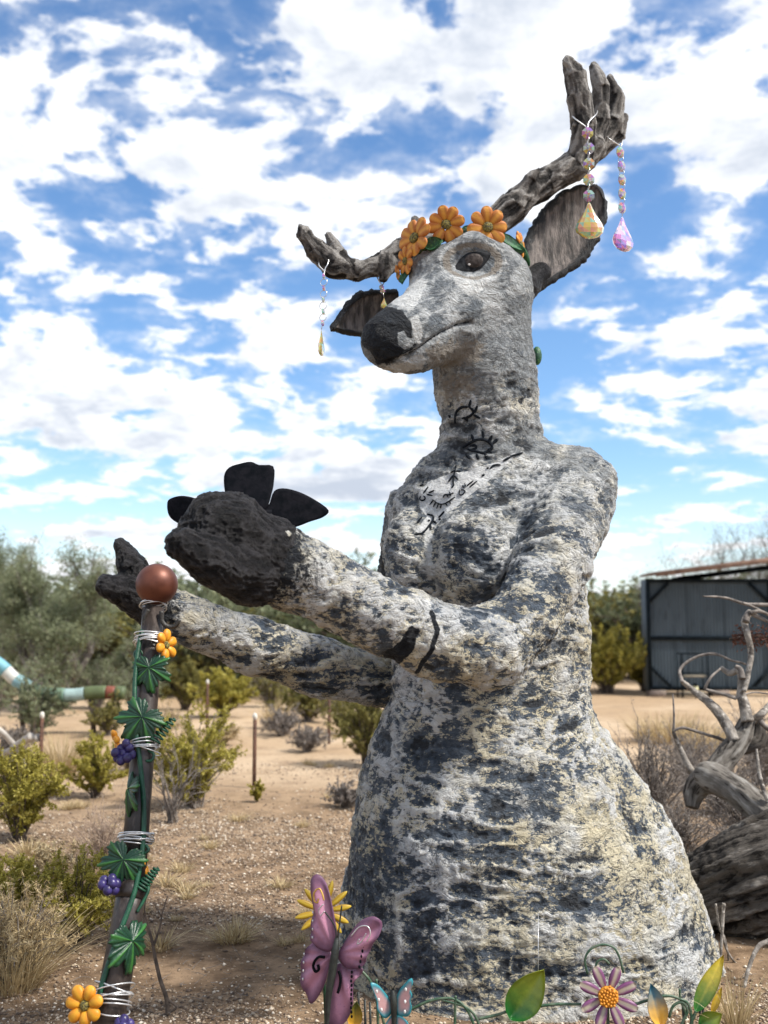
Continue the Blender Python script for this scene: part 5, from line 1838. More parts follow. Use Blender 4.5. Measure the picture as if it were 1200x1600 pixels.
pinkbrush = leaf_material('pink_brush', (0.22, 0.15, 0.11), (0.36, 0.265, 0.20), (0.50, 0.39, 0.31), .1)
twig_pink = simple('twig_tan', [(0.24, 0.17, 0.125), (0.42, 0.32, 0.25)], 20, .85, .3)
plant('dead_brush', bush_data(52, rx, rz, 90, 1200, .007, .6, .7, .15), q, pinkbrush, twig_pink, 'pinkish tan leafless brush behind the staff', 'dead bush')
for i, pts in enumerate(([(-30, 1130), (0, 1142), (22, 1165), (40, 1195)], [(48, 1150), (30, 1162), (10, 1175), (-20, 1180)], [(60, 1152), (40, 1160), (20, 1190)])):
    v_, f_ = tube(np.array([P(a, b_, 9.6 + .1 * j) for j, (a, b_) in enumerate(pts)]), np.linspace(.035, .018, len(pts)), 9, 30)
    v_ = v_ + .012 * np.stack([fbm(v_ * 8, 2, 8), 0 * v_[:, 0], fbm(v_ * 8, 2, 9)], 1)
    tag(mobj('dead_branch', v_, f_, twig_pale0), ('pale bleached branch sloping down behind creosote bush', 'pale bleached branch crossing another near fence post', 'short pale branch stub beside fence post')[i], 'branch')
for i, (a, b_, w_, h_, mt, lb) in enumerate(((440, 1150, 70, 34, greybrush, 'low grey brush between two fence posts'), (250, 1160, 80, 48, straw, 'low straw coloured brush behind staff tendril'),
                                             (345, 1165, 60, 30, straw, 'low straw coloured brush behind short fence post'), (480, 1175, 70, 30, greybrush, 'low grey brush near the post under the forearm'), (75, 1395, 90, 60, straw, 'straw coloured brush behind low green bush'),
                                             (200, 1205, 60, 40, straw, 'small straw brush just left of golden bush'), (20, 1205, 80, 60, greybrush, 'grey brush behind dense creosote bush'), (540, 1262, 60, 30, greybrush, 'low grey brush at the skirt edge'),
                                             (545, 1150, 100, 70, olive, 'olive bush beneath far elbow'), (420, 1105, 90, 60, olive, 'olive bush beyond grass tuft'), (170, 1150, 70, 50, olive, 'olive bush beside staff leaf'))):
    q, rx, rz = at_px(a, b_, w_, h_)
    plant('low_scrub', bush_data(70 + i, rx, rz, 70, 3600, .009 + .0008 * q[1], .5, .4, .25 if mt is not olive else .45), q, mt, twig_grey, lb, 'scrub')
for i, (a, b_, w_, h_) in enumerate(((1060, 1360, 110, 90), (1190, 1225, 130, 100))):
    q, rx, rz = at_px(a, b_, w_, h_)
    plant('dead_brush', bush_data(90 + i, rx, rz, 140, 2600, .008, .5, .6), q, greybrush, twig_grey, ('tangled grey brush between skirt and trunk', 'tangled grey brush beyond the forked limb')[i], 'dead bush')
# scrub bank left of the shed
q, rx, rz = at_px(945, 1083, 130, 84)
plant('olive_bush', bush_data(12, rx, rz, 60, 18720, .032), q, creosote, twig_brown, 'broad golden bush beside the skirt, left of shed', 'bush')
q, rx, rz = at_px(1010, 1080, 90, 82)
plant('olive_bush', bush_data(13, rx, rz, 50, 15120, .032), q, creosote, twig_brown, 'golden bush touching the left wall of shed', 'bush')
# bare grey brush between skirt and fallen tree
for i, (a, b_, w_, h_) in enumerate(((1020, 1300, 130, 135), (1075, 1235, 130, 80), (1170, 1340, 150, 110), (1130, 1270, 150, 90))):
    q, rx, rz = at_px(a, b_, w_, h_)
    plant('dead_brush', bush_data(20 + i, rx, rz, 130, 2600 if i < 3 else 900, .008, .5, .6), q, greybrush, twig_grey,
          ('grey twiggy dead brush against the skirt', 'grey twiggy dead brush behind the fallen limb', 'low dry brush against the fallen trunk', 'dry brush under the fork of fallen limb')[i], 'dead bush')


# grasses
def grass_data(seed, n, h_, spread, wd=.004, lean=.6):
    r = np.random.default_rng(seed)
    a = r.random(n) * 6.283; rr = spread * np.sqrt(r.random(n)) * .45
    base = np.stack([rr * np.cos(a), rr * np.sin(a), np.zeros(n)], 1)
    d_ = np.stack([np.cos(a), np.sin(a), np.zeros(n)], 1) * (lean * r.random(n))[:, None] + r.normal(size=(n, 3)) * .15
    d_[:, 2] = 1; L = h_ * (.45 + .65 * r.random(n))
    t = np.linspace(0, 1, 5)
    p_ = base[:, None] + d_[:, None] * (t[None, :, None] * L[:, None, None]) * np.array((1, 1, 1)) 
    p_[..., 2] -= (t ** 2)[None] * (L * .35 * np.linalg.norm(d_[:, :2], axis=1))[:, None]
    p_[..., :2] += (d_[:, None, :2] * ((t ** 2)[None, :, None] * L[:, None, None] * .35))
    p_[..., 2] = np.maximum(p_[..., 2], 0)
    sd_ = np.stack([-np.sin(a + r.normal(size=n)), np.cos(a), 0 * a], 1)
    w_ = wd * np.array((1, .9, .75, .5, .1))
    A_ = p_ - sd_[:, None] * w_[None, :, None]; B_ = p_ + sd_[:, None] * w_[None, :, None]
    V_ = np.stack([A_, B_], 2).reshape(-1, 3)
    i = np.arange(4) * 2
    qd = np.stack([i, i + 1, i + 3, i + 2], 1)
    F = (qd[None] + (np.arange(n) * 10)[:, None, None]).reshape(-1, 4)
    return V_, F, np.repeat(np.clip(.5 + .25 * r.normal(size=n), 0, 1), 10)


def grass(name, data, loc, mat, label, cat='grass', group=None):
    o = link(name, make_mesh(name, data[0], data[1], mat, smooth=False), None, loc)
    fattr(o.data, 'tone', data[2])
    return tag(o, label, cat, group)


q, rx, rz = at_px(20, 1545, 170, 140)
plant('straw_bush', bush_data(51, rx, rz * .9, 70, 12000, .013, .4, .3, .10), q + np.array((-.02, .02, 0)), straw, twig_grey, 'fluffy straw coloured dead bush in front of low green bush', 'dead bush')
grass('dry_grass', grass_data(1, 500, rz * .85, rx * .9, .0018, 1.1), q, straw, 'dry grass blades growing through the straw coloured dead bush')
q, rx, rz = at_px(95, 1215, 80, 75)
grass('dry_grass', grass_data(2, 420, rz, rx, .0035, .7), q, straw, 'pale upright dry grass beside leftmost fence post')
q, rx, rz = at_px(45, 1345, 50, 36)
grass('dry_grass', grass_data(3, 220, rz, rx, .003, 1.0), q, straw, 'small dry grass tuft in front of creosote bush')
q, rx, rz = at_px(1045, 1160, 150, 50)
grass('dry_grass', grass_data(4, 700, rz, rx * 1.3, .004, .8), q, straw, 'band of pale dry grass in front of the shed')
q, rx, rz = at_px(1120, 1175, 120, 46)
grass('dry_grass', grass_data(44, 500, rz, rx * 1.3, .004, .8), q, straw, 'pale dry grass behind the forked limb')
q, rx, rz = at_px(430, 1140, 40, 50)
grass('dry_grass', grass_data(5, 200, rz, rx, .006, .6), q, straw, 'pale dry grass tuft between two fence posts')
q, rx, rz = at_px(1150, 1618, 70, 90)
grass('dry_grass', grass_data(6, 160, rz, rx * .7, .0018, .6), q, straw, 'thin dry grass beside the edging leaf at skirt corner')
tuft = grass_data(7, 120, .10, .10, .002, 1.2)
src = None
LBL = 'small dry grass tuft on open desert ground'
k = 0
rt = np.random.default_rng(5)
while k < 46:
    px_, py_ = rt.random() * 620 - 20, 1110 + 380 * rt.random() ** .8
    if 525 < px_ and py_ > 1180 or (200 < px_ < 360 and 1150 < py_ < 1300):
        continue
    q = G(px_, py_)
    if src is None:
        src = grass('grass_tuft', tuft, q, straw, LBL, 'grass', 'small dry tufts scattered on the ground')
        o = src
    else:
        o = src.copy(); COL.objects.link(o); o.location = q
    o['label'] = 'small dry grass tuft ' + ('left of the staff' if px_ < 190 else 'among the fence posts' if py_ < 1230 else 'on gravel between staff and skirt')
    s = .35 + .7 * rt.random() ** 2
    o.scale = (s * 1.4, s * 1.4, s); o.rotation_euler.z = rt.random() * 6
    k += 1

# plant litter: dry twigs lying flat on the soil
nl = 2600
lx = (rng.random(nl) - .5) * 9; ly = 3.6 + 8 * rng.random(nl) ** 1.4
lx = lx * ly / 9
la = rng.random(nl) * 6.283; ll = .02 + .07 * rng.random(nl) ** 2
zt = gz(lx, ly) + .008
dirv = np.stack([np.cos(la) * ll, np.sin(la) * ll, .3 * ll * rng.random(nl)], 1)
p0 = np.stack([lx, ly, zt], 1)
pl = np.stack([p0, p0 + dirv * .5 + rng.normal(size=(nl, 3)) * .003, p0 + dirv], 1)
v_, f_ = thin_tubes(pl, .0014, .0009, 3)
tag(mobj('twig_litter', v_, f_, twig_grey, loc=(0, 0, 0)), 'dry twigs and stalks littering the ground', 'twigs', kind='stuff')

# trees
TREES = [(95, 1108, 250, 245, 31, 'feathery grey green mesquite tree with dark forked trunk', mesquite, 4),
         (-20, 1085, 230, 240, 32, 'taller pale green tree cut by the picture edge behind the mesquite', mesquite, 4),
         (215, 1090, 110, 105, 33, 'small grey green tree behind staff top', mesquite, 3)]
for (a, b_, w_, h_, sd_, lb, mt, tk) in TREES:
    q, rx, rz = at_px(a, b_, w_, h_)
    plant('desert_tree', tree_data(sd_, rz, rx, 52000 if w_ > 200 else 20000, .021, tk, 5, .85), q, mt, twig_grey, lb, 'tree', None, pn=('trunk', 'crown'))
q = P(1085, 1040, 27.0); q[2] = gz(q[0], q[1])
k_ = 27.0 / FPX
plant('desert_tree', tree_data(41, 255 * k_, 150 * k_, 9000, .020, 5, 6, .6, 0, .05), q, darktree, twig_brown, 'sparse thorny tree with thin bare branches behind shed', 'tree', None, pn=('trunk', 'crown'))
q = P(1215, 1040, 30.0); q[2] = gz(q[0], q[1])
plant('desert_tree', tree_data(42, 290 * 30 / FPX, 110 * 30 / FPX, 9000, .022, 5, 6, .6, 0, .05), q, darktree, twig_brown, 'sparse thin branched tree beyond the shed roof high end', 'tree', None, pn=('trunk', 'crown'))
# far scrub on the horizon, one plant after the other
fsrc = []
FL = 'distant grey green desert shrub on the horizon'
FG = 'shrubs along the horizon'
r2 = np.random.default_rng(77)
protos = [bush_data(60 + i, 1.0, 1.0, 60, 6500, .035, .4) for i in range(3)]
cnt = 0
for ring_y, num in ((24, 22), (32, 30), (42, 34), (60, 34), (90, 32)):
    for i in range(num):
        fx = -.46 + .92 * (i + r2.random()) / num
        if (.05 < fx < .18 and ring_y < 60) or (ring_y < 30 and fx > -.02) or (ring_y < 30 and fx < -.3):
            continue
        y_ = ring_y * (.88 + .3 * r2.random()); x_ = fx * y_
        if 7.5 < x_ < 15 and y_ < 34:
            continue
        h_ = (1.0 + .9 * r2.random()) * (1.1 if ring_y < 30 else 1.5 if ring_y < 50 else 2.3)
        w_ = h_ * (.9 + .8 * r2.random())
        loc = (x_, y_, float(gz(x_, y_)))
        pi_ = cnt % 3
        FL = ('grey green', 'dark green', 'olive')[pi_] + ' desert shrub ' + ('behind the mesquite trees' if fx < -.25 else 'beyond the fence posts' if fx < .05 else 'on the horizon beyond the shed') + (', far off' if ring_y > 50 else '')
        if len(fsrc) < 3:
            fsrc.append(plant('horizon_shrub', protos[pi_], loc, (mesquite, darktree, olive)[pi_], twig_brown, FL, 'shrub', FG, scl=(w_, w_, h_)))
        else:
            replant(fsrc[pi_], loc, r2.random() * 6, (w_, w_, h_), FL, FG)
        cnt += 1

# ================================================================== FENCE POSTS
rust = simple('rusty_steel', [(0.075, 0.035, 0.022), (0.16, 0.075, 0.045), (0.05, 0.03, 0.025)], 14, .8, .5)
capm = simple('post_cap_paint', [(0.6, 0.57, 0.48), (0.7, 0.67, 0.6)], 30, .6, .1)
for (a, top, base, lb) in ((323, 1068, 1142, 'rusty fence post with pale cap in front of the golden bush'), (397, 1124, 1230, 'rusty fence post beside a tiny bush'),
                           (514, 1088, 1163, 'plain rusty fence post beneath the far forearm'), (62, 1122, 1228, 'rusty fence post beside pale dry grass')):
    q = G(a, base); hgt_ = (base - top) * q[1] / FPX
    th = empty('fence_post', q, lb, 'fence post')
    s = .017
    c0 = q + np.array((0, 0, hgt_ / 2 - .05))
    v_, f_ = join([box(c0, (s * 2, .006, hgt_ + .1))])
    mobj('flange', v_, f_, rust, th)
    v_, f_ = box(c0 + np.array((0, -.003 - s * .8, 0)), (.007, s * 1.6, hgt_ + .1))
    mobj('web', v_, f_, rust, th)
    for j in range(6):
        mobj('stud', *box(q + np.array((.0, -.036, hgt_ * (.2 + .13 * j))), (.012, .010, .02)), rust, th)
    if a != 514:
        mobj('cap', *sphere(q + np.array((0, -.006, hgt_)), (.022, .022, .035), 10, 8), capm, th)

# ================================================================== PAINTED PIPE SCULPTURE (far left)
Yp = 13.5
ppx = [(-70, 1012), (-30, 1022), (0, 1040), (28, 1064), (66, 1082), (110, 1086), (150, 1082), (195, 1083)]
pipe = empty('painted_pipe', G(90, 1150), 'long curved pipe painted in white, blue and green bands on short posts', 'pipe sculpture')
curve = resample(np.array([P(a, b_, Yp) for a, b_ in ppx]), 90)
bands = [((0.6, 0.6, 0.55), 0), ((0.16, 0.38, 0.45), 10), ((0.6, 0.6, 0.55), 30), ((0.25, 0.45, 0.5), 37), ((0.10, 0.16, 0.10), 45), ((0.14, 0.24, 0.17), 53), ((0.33, 0.45, 0.43), 61), ((0.10, 0.13, 0.05), 71), ((0.22, 0.06, 0.03), 81), ((0.09, 0.12, 0.05), 85)]
for i, (c_, s) in enumerate(bands):
    e_ = bands[i + 1][1] if i + 1 < len(bands) else 89
    mt = simple('pipe_band_%d' % i, [c_, tuple(x_ * .75 for x_ in c_)], 9, .55, .2)
    v_, f_ = tube(curve[s:e_ + 1], .085 + .004 * (i % 2), 14)
    mobj('band', v_, f_, mt, pipe)
for i in (40, 74):
    p_ = curve[i]
    v_, f_ = tube([p_ - np.array((0, 0, .05)), (p_[0] + .05, p_[1] + .03, float(gz(p_[0], p_[1])) - .05)], .035, 8)
    mobj('support_post', v_, f_, twig_brown, pipe)

# ================================================================== SHED
SB = G(1015, 1088)
YS = SB[1]
ks = YS / FPX
x0 = P(1012, 1000, YS)[0]; x1 = x0 + 3.3
zb = SB[2] + .12; zt_ = P(1012, 905, YS)[2]
shed = empty('shed', ((x0 + x1) / 2, YS, SB[2]), 'dark blue grey corrugated metal shed with rusty sloped roof', 'shed')
steel = simple('shed_sheet', [(0.036, 0.054, 0.068), (0.052, 0.073, 0.090), (0.028, 0.042, 0.054)], 3, .6, .2, 30, stretch=(1, 1, .25))
sframe = simple('shed_frame', [(0.005, 0.008, 0.011), (0.010, 0.015, 0.019)], 8, .8, .2, spec=.08)
roof_m = simple('rust_roof', [(0.17, 0.10, 0.07), (0.25, 0.155, 0.11), (0.12, 0.07, 0.05)], 4, .8, .3, 30)
block_m = simple('concrete_block', [(0.16, 0.12, 0.10), (0.26, 0.21, 0.17)], 12, .9, .4)
zm = P(1012, 997, YS)[2]


def corrugated(xa, xb, za, zb_, y_, period=.068, amp=.011):
    n_ = int((xb - xa) / period * 6)
    xs_ = np.linspace(xa, xb, n_ + 1)
    ys_ = y_ + amp * np.sin((xs_ - xa) / period * 2 * math.pi)
    V_ = np.concatenate([np.stack([xs_, ys_, np.full_like(xs_, za)], 1), np.stack([xs_, ys_, np.full_like(xs_, zb_)], 1),
                         np.stack([xs_, ys_ + .002, np.full_like(xs_, za)], 1), np.stack([xs_, ys_ + .002, np.full_like(xs_, zb_)], 1)])
    m_ = n_ + 1; i = np.arange(n_)
    F = np.concatenate([np.stack([i, i + 1, i + 1 + m_, i + m_], 1), np.stack([i + 1 + 2 * m_, i + 2 * m_, i + 3 * m_, i + 1 + 3 * m_], 1)])
    return V_, F


npan = 4
for r_, (za, zc) in enumerate(((zb + .03, zm - .02), (zm + .02, zt_ - .03))):
    for i in range(npan):
        xa, xb = x0 + .04 + (x1 - x0 - .08) * i / npan + .004, x0 + .04 + (x1 - x0 - .08) * (i + 1) / npan - .004
        v_, f_ = corrugated(xa, xb, za, zc, YS + .03 + .004 * (i % 2))
        mobj('wall_sheet', v_, f_, steel, shed)
for s_ in (0, 1):
    xx = x0 + .012 if s_ == 0 else x1 - .012
    v_, f_ = box((xx, YS + .25, (zb + zt_) / 2), (.02, .40, zt_ - zb))
    mobj('side_wall', v_, f_, steel, shed)
v_, f_ = box(((x0 + x1) / 2, YS + .47, (zb + zt_) / 2), (x1 - x0, .03, zt_ - zb)); mobj('back_wall', v_, f_, steel, shed)
for nm, c_, s_ in (('frame_post', (x0 + .03, YS - .005, (zb + zt_) / 2), (.075, .06, zt_ - zb)), ('frame_post', (x1 - .03, YS - .005, (zb + zt_) / 2), (.075, .06, zt_ - zb)),
                   ('frame_post', (x0 + 2.62, YS - .008, (zb + zt_) / 2), (.06, .05, zt_ - zb - .12)),
                   ('top_rail', ((x0 + x1) / 2, YS - .01, zt_ - .03), (x1 - x0 - .01, .065, .075)), ('bottom_rail', ((x0 + x1) / 2, YS - .01, zb + .04), (x1 - x0 - .01, .065, .085)),
                   ('middle_rail', ((x0 + x1) / 2, YS - .012, zm), (x1 - x0 - .16, .05, .085))):
    mobj(nm, *box(c_, s_), sframe, shed)
for (cx_, cz_, sx_, sz_) in ((x0 + .07, zt_ - .09, 1, -1), (x0 + .07, zb + .09, 1, 1), (x0 + 2.58, zt_ - .09, -1, -1), (x0 + 2.58, zb + .09, -1, 1)):
    s = .38
    a_ = np.array((cx_, YS - .02, cz_ + sz_ * s)); b2 = np.array((cx_ + sx_ * s, YS - .02, cz_))
    m_ = (a_ + b2) / 2; dd = b2 - a_; L_ = np.linalg.norm(dd); dd /= L_
    rot = np.stack([dd, np.array((0, 1, 0)), np.cross(dd, (0, 1, 0))], 1)
    mobj('corner_brace', *box(m_, (L_ + .06, .04, .065), rot), sframe, shed)
for xx in (x0 + .17, x0 + 1.5, x0 + 2.9):
    mobj('block', *box((xx, YS + .1, SB[2] + .05), (.32, .4, .16)), block_m, shed)
# sloping roof
ra, rb = P(1022, 901, YS - .25), P(1330, 862, YS - .25)
dd = (rb - ra); L_ = np.linalg.norm(dd); dd /= L_
rot = np.stack([dd, np.array((0, 1, 0)), np.cross(dd, (0, 1, 0))], 1)
roof = mobj('roof', *box((ra + rb) / 2 + np.array((0, .55, .07)), (L_, 1.3, .05), rot), roof_m, shed)
mobj('fascia', *box((ra + rb) / 2 + np.array((0, -.13, .04)), (L_, .04, .11), rot), roof_m, roof)
for yy in (.5, .95):
    mobj('roof_beam', *box((ra + rb) / 2 + np.array((.35, yy, -.06)), (L_ * .86, .08, .10), rot), sframe, roof)

# metal rack and lantern before the shed
YR_ = YS - .7
rk = empty('metal_rack', (P(1087, 1090, YR_)[0], YR_, float(gz(P(1087, 1090, YR_)[0], YR_))), 'dark metal rack with two shelves before the shed wall', 'rack')
rl, rr_ = P(1067, 1095, YR_)[0], P(1108, 1095, YR_)[0]
z0 = wl(rk)[2]
ztop = P(1067, 1020, YR_)[2]
for xx in (rl, rr_):
    for yy in (0, .35):
        v_, f_ = tube([(xx, YR_ + yy, z0 - .02), (xx, YR_ + yy, ztop)], .018, 8)
        mobj('leg', v_, f_, sframe, rk)
tan_m = simple('rack_shelf', [(0.30, 0.26, 0.19), (0.4, 0.35, 0.26)], 20, .7, .2)
for py_ in (1057, 1083):
    zz_ = P(1067, py_, YR_)[2]
    mobj('shelf', *box(((rl + rr_) / 2, YR_ + .175, zz_), (rr_ - rl - .05, .30, .03)), tan_m, rk)
for zz_ in (ztop - .02, P(1067, 1054, YR_)[2] + .02):
    for yy in (0, .35):
        v_, f_ = tube([(rl, YR_ + yy, zz_), (rr_, YR_ + yy, zz_)], .014, 8)
        mobj('crossbar', v_, f_, sframe, rk)
ln = empty('lantern', P(1087, 1082, YR_ - .2), 'small pale yellow lantern with dark cap near the rack', 'lantern')
lz = P(1087, 1082, YR_ - .2)
lamp = simple('lantern_pale', [(0.55, 0.52, 0.28), (0.7, 0.66, 0.4)], 30, .5, .1)
lx_, ly_ = lz[0], lz[1]
lg = float(gz(lx_, ly_))
mobj('housing', *box((lx_, ly_, lz[2] + .06), (.085, .085, .14)), lamp, ln)
v_, f_ = tube([(lx_, ly_, lz[2] + .13), (lx_, ly_, lz[2] + .19)], [.06, .035], 10); mobj('cap', v_, f_, sframe, ln)
v_, f_ = tube([(lx_, ly_, lz[2] - .01), (lx_, ly_, lg - .05)], .012, 8); mobj('stand', v_, f_, sframe, ln)

# ================================================================== FALLEN DEAD TREE (right)
def wood_mat(name, deep, mid, high, sc=9):
    m, nt, b = newmat(name)
    g = nd(nt, 'ShaderNodeAttribute', attribute_name='grain').outputs['Vector']
    vec = nd(nt, 'ShaderNodeTexCoord').outputs['Object']
    hg = nd(nt, 'ShaderNodeAttribute', attribute_name='hgt').outputs['Fac']
    n1 = noise(nt, g, sc, 8, .7, .4)
    n2 = noise(nt, vec, 7, 5, .65)
    v = math_(nt, 'ADD', math_(nt, 'MULTIPLY', hg, .16), math_(nt, 'MULTIPLY_ADD', n1, .6, math_(nt, 'MULTIPLY', n2, .5)))
    c = mixc(nt, sstep(nt, v, .34, .50), deep, mid)
    c = mixc(nt, sstep(nt, v, .52, .72), c, high)
    kn = sstep(nt, noise(nt, vec, 13, 3, .5), .70, .76)
    c = mixc(nt, math_(nt, 'MULTIPLY', kn, .8), c, deep)
    nt.links.new(c, b.inputs['Base Color'])
    b.inputs['Roughness'].default_value = .88
    b.inputs['Specular IOR Level'].default_value = .2
    bm = nd(nt, 'ShaderNodeBump', {'Height': noise(nt, g, sc * 2.2, 8, .72, .5), 'Strength': .9, 'Distance': .025})
    nt.links.new(bm.outputs[0], b.inputs['Normal'])
    return m


wood = wood_mat('weathered_wood', (0.018, 0.015, 0.013), (0.12, 0.105, 0.09), (0.30, 0.275, 0.245), 16)
palewood = wood_mat('pale_dead_limb', (0.05, 0.043, 0.038), (0.26, 0.235, 0.205), (0.48, 0.45, 0.405), 12)
stick_pale = simple('pale_stick', [(0.10, 0.085, 0.072), (0.34, 0.305, 0.265), (0.48, 0.44, 0.39)], 16, .85, .8, 50, detail=7, bdist=.01)
ft = empty('fallen_tree', (P(1190, 1430, 4.95)[0], 4.95, 0), 'fallen weathered grey tree trunk with pale forked limbs', 'dead tree')


def bark_tube(pts, radii, rings_, segs, mat, name, amp, crack, seed_):
    V_, F = tube(np.array(pts, float), radii, segs, rings_)
    m_ = rings_
    ang = np.tile(np.arange(segs) / segs * 2 * math.pi, m_); ax = np.repeat(np.arange(m_), segs)
    cen = V_.reshape(m_, segs, 3).mean(1)
    ln_ = np.concatenate([[0], np.cumsum(np.linalg.norm(np.diff(cen, axis=0), axis=1))])
    d_ = V_ - np.repeat(cen, segs, 0); r_ = np.linalg.norm(d_, axis=1); d_ = d_ / (r_[:, None] + 1e-9)
    q_ = np.stack([np.cos(ang) * crack, np.sin(ang) * crack, ln_[ax] * 2.6 + seed_], 1)
    nv3 = np.stack([np.cos(ang) * 1.6, np.sin(ang) * 1.6, ln_[ax] * 3.0], 1) + seed_
    tw = 1.5 * np.stack([fbm(nv3, 3, 3), fbm(nv3, 3, 13), fbm(nv3, 3, 14)], 1)
    n1 = ridged(q_ + tw, 3, 9)
    off = amp * (-(np.clip(n1 - .60, 0, 1) * 4.0) * np.clip(.5 + 1.4 * fbm(nv3 * .8, 2, 15),   .1, 1.4) + 1.0 * fbm(q_ * .35 + seed_, 2, 4) + .18 * fbm(V_ * 30, 2, 6))
    V_ = V_ + d_ * (off * np.clip(r_ / np.max(r_) * 1.3, .3, 1))[:, None]
    o = mobj(name, V_, F, mat, ft)
    fattr(o.data, 'hgt', np.clip((.58 - n1) * 4, -1, 1))
    a3 = o.data.attributes.new('grain', 'FLOAT_VECTOR', 'POINT')
    a3.data.foreach_set('vector', np.stack([np.cos(ang), np.sin(ang), ln_[ax] * 1.5 + seed_], 1).astype(np.float32).ravel())
    return o


bark_tube([P(1040, 1440, 5.35), P(1110, 1412, 5.15), P(1220, 1378, 4.95), P(1420, 1335, 4.8)], [.22, .24, .27, .29], 170, 150, wood, 'trunk', .050, 7.5, 1.0)
bark_tube([P(1060, 1392, 5.5), P(1140, 1350, 5.3), P(1240, 1310, 5.1), P(1400, 1270, 5.0)], [.10, .15, .17, .19], 130, 110, wood, 'trunk', .036, 6.5, 5.0)
bark_tube([P(1245, 1318, 5.1), P(1195, 1272, 5.25), P(1150, 1236, 5.45), P(1112, 1216, 5.6), P(1096, 1212, 5.66)], [.105, .086, .08, .084, .068], 60, 40, palewood, 'limb', .016, 2.0, 3.0)
bark_tube([P(1120, 1222, 5.62), P(1098, 1222, 5.66), P(1086, 1240, 5.68), P(1082, 1262, 5.66)], [.062, .07, .058, .035], 30, 30, palewood, 'limb', .016, 2.0, 8.0)
bark_tube([P(1108, 1216, 5.66), P(1136, 1180, 5.72), P(1158, 1150, 5.76), P(1168, 1125, 5.78)], [.062, .066, .056, .042], 50, 34, palewood, 'limb', .016, 2.0, 4.0)
bark_tube([P(1150, 1170, 5.80), P(1180, 1160, 5.85), P(1186, 1138, 5.88), P(1182, 1122, 5.9)], [.04, .044, .036, .03], 30, 24, wood, 'limb', .010, 2.0, 6.0)
BR = [([(1168, 1128), (1164, 1105), (1158, 1085), (1160, 1060), (1154, 1048), (1140, 1052), (1126, 1042)], .034, .012), ([(1160, 1060), (1158, 1046), (1150, 1040)], .018, .01),
      ([(1148, 1158), (1132, 1126), (1108, 1098), (1082, 1078), (1064, 1064)], .036, .012), ([(1066, 1066), (1062, 1050), (1072, 1036), (1095, 1024), (1120, 1022), (1145, 1032), (1165, 1038)], .010, .006),
      ([(1162, 1080), (1170, 1050), (1174, 1020), (1168, 990), (1164, 970), (1172, 956)], .014, .020), ([(1166, 972), (1170, 958), (1182, 962), (1205, 972)], .018, .008),
      ([(1172, 958), (1190, 955), (1212, 968)], .012, .006), ([(1098, 932), (1130, 933), (1160, 943), (1190, 944), (1230, 948)], .004, .014), ([(1160, 943), (1185, 952), (1210, 964)], .008, .005),
      ([(1176, 1128), (1190, 1115), (1205, 1098), (1225, 1080)], .022, .012), ([(1182, 1122), (1196, 1135), (1215, 1150)], .018, .01), ([(1100, 1076), (1120, 1082), (1150, 1092)], .008, .012),
      ([(1052, 1145), (1062, 1168), (1074, 1196), (1092, 1218)], .010, .026), ([(1052, 1145), (1053, 1110), (1051, 1085)], .008, .004), ([(1052, 1142), (1070, 1138), (1110, 1150), (1140, 1162)], .007, .010),
      ([(1126, 1044), (1108, 1060), (1100, 1076)], .006, .008), ([(1150, 1092), (1175, 1082), (1205, 1085)], .006, .004)]
for pts, ra_, rb_ in BR:
    Yb = 5.75
    v_, f_ = tube(np.array([P(a, b_, Yb + .02 * i + .03 * math.sin(i * 2 + a)) for i, (a, b_) in enumerate(pts)]), np.linspace(ra_, rb_, len(pts)), 9, 8 * len(pts))
    v_ = v_ + .15 * np.minimum(ra_, .02) * (fbm(v_ * 45, 2, 7)[:, None]) * np.array((1, 1, 1)) + .006 * np.stack([fbm(v_ * 9, 2, 8), 0 * v_[:, 0], fbm(v_ * 9, 2, 9)], 1)
    mobj('branch', v_, f_, stick_pale if ra_ + rb_ > .03 else twig_grey, ft)
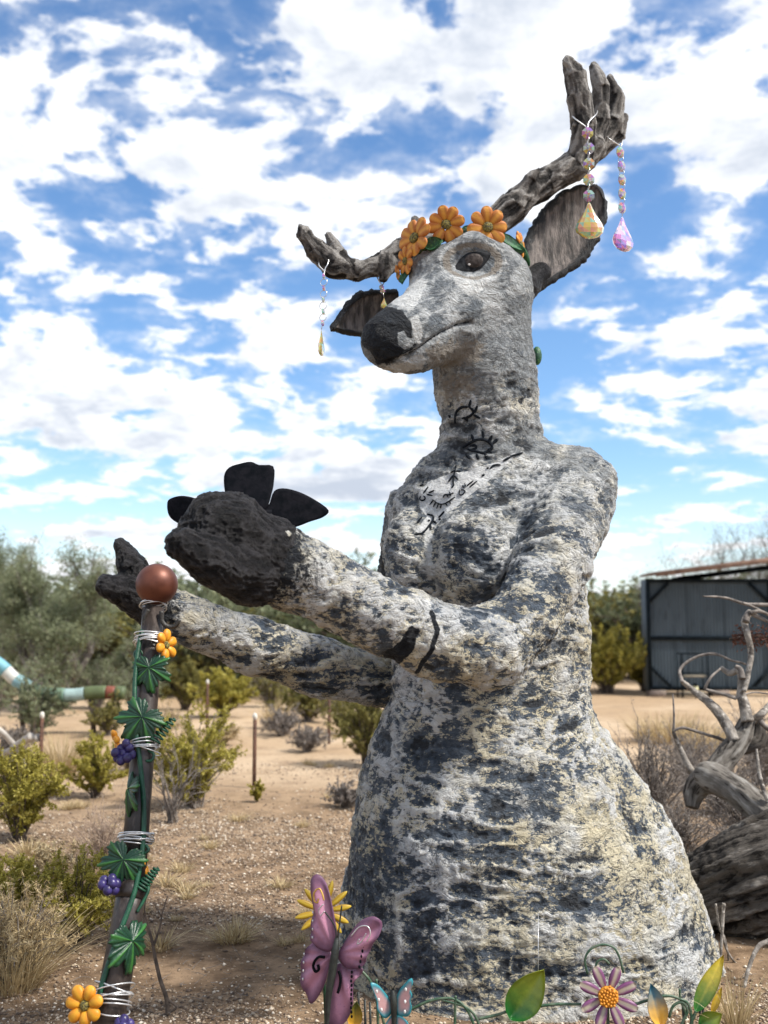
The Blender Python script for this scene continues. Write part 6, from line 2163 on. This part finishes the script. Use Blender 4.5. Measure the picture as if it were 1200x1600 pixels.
# dried reddish leaves caught in the branches
lp = np.array([P(1145 + 70 * rng.random(), 996 + 9 * rng.normal(), 5.8 + .1 * rng.random()) for _ in range(420)])
lv, lf = rand_quads(lp, .012, .5)
o = mobj('dried_leaves', lv, lf, redleaf, ft, smooth=False); fattr(o.data, 'tone', rng.random(len(lv)))
v_, f_ = tube(np.array([P(1140, 998, 5.85), P(1180, 994, 5.85), P(1225, 1000, 5.85)]), .006, 6, 12)
mobj('branch', v_, f_, twig_brown, ft)

# loose dead sticks
STK = [([(1122, 1525), (1127, 1480), (1131, 1410)], 4.45, .007, .007, 'pale broken stick standing upright at skirt corner'), ([(1132, 1412), (1128, 1450), (1138, 1490), (1152, 1508)], 4.48, .006, .005, 'pale split stick leaning beside the upright one'),
       ([(1118, 1412), (1124, 1448), (1134, 1470), (1138, 1505), (1132, 1530)], 4.5, .005, .004, 'thin curved grey stick at skirt corner'), ([(1155, 1575), (1162, 1545), (1172, 1508), (1184, 1480), (1202, 1470)], 4.2, .006, .010, 'forked grey stick rising in front of trunk'),
       ([(1140, 1590), (1150, 1574), (1170, 1566), (1205, 1572)], 4.1, .005, .007, 'grey stick lying in the trunk shade'), ([(1200, 1250), (1190, 1225), (1184, 1190), (1182, 1170)], 5.2, .014, .006, 'pale curved stick rising behind the trunk')]
for pts, Yb, ra_, rb_, lb in STK:
    v_, f_ = tube(np.array([P(a, b_, Yb + .02 * i) for i, (a, b_) in enumerate(pts)]), np.linspace(ra_, rb_, len(pts)), 8, 10 * len(pts))
    v_ = v_ + .004 * np.stack([fbm(v_ * 14, 2, 8), 0 * v_[:, 0], fbm(v_ * 14, 2, 9)], 1)
    tag(mobj('dead_stick', v_, f_, stick_pale), lb, 'stick')
sap = empty('bare_sapling', G(262, 1585), 'thin leafless brown sapling growing right of the staff', 'sapling')
Ysp = wl(sap)[1]
for pts, ra_, rb_ in (([(262, 1585), (260, 1560), (250, 1530), (242, 1495), (236, 1465), (224, 1432), (214, 1410)], .009, .004), ([(240, 1478), (250, 1448), (254, 1425), (262, 1400)], .005, .002),
                      ([(262, 1562), (275, 1575), (245, 1590)], .005, .004), ([(230, 1445), (226, 1420), (230, 1395)], .004, .002), ([(252, 1432), (240, 1410)], .003, .0015)):
    v_, f_ = tube(np.array([P(a, b_, Ysp) for a, b_ in pts]), np.linspace(ra_, rb_, len(pts)), 7, 8 * len(pts))
    mobj('stem', v_, f_, twig_brown, sap)
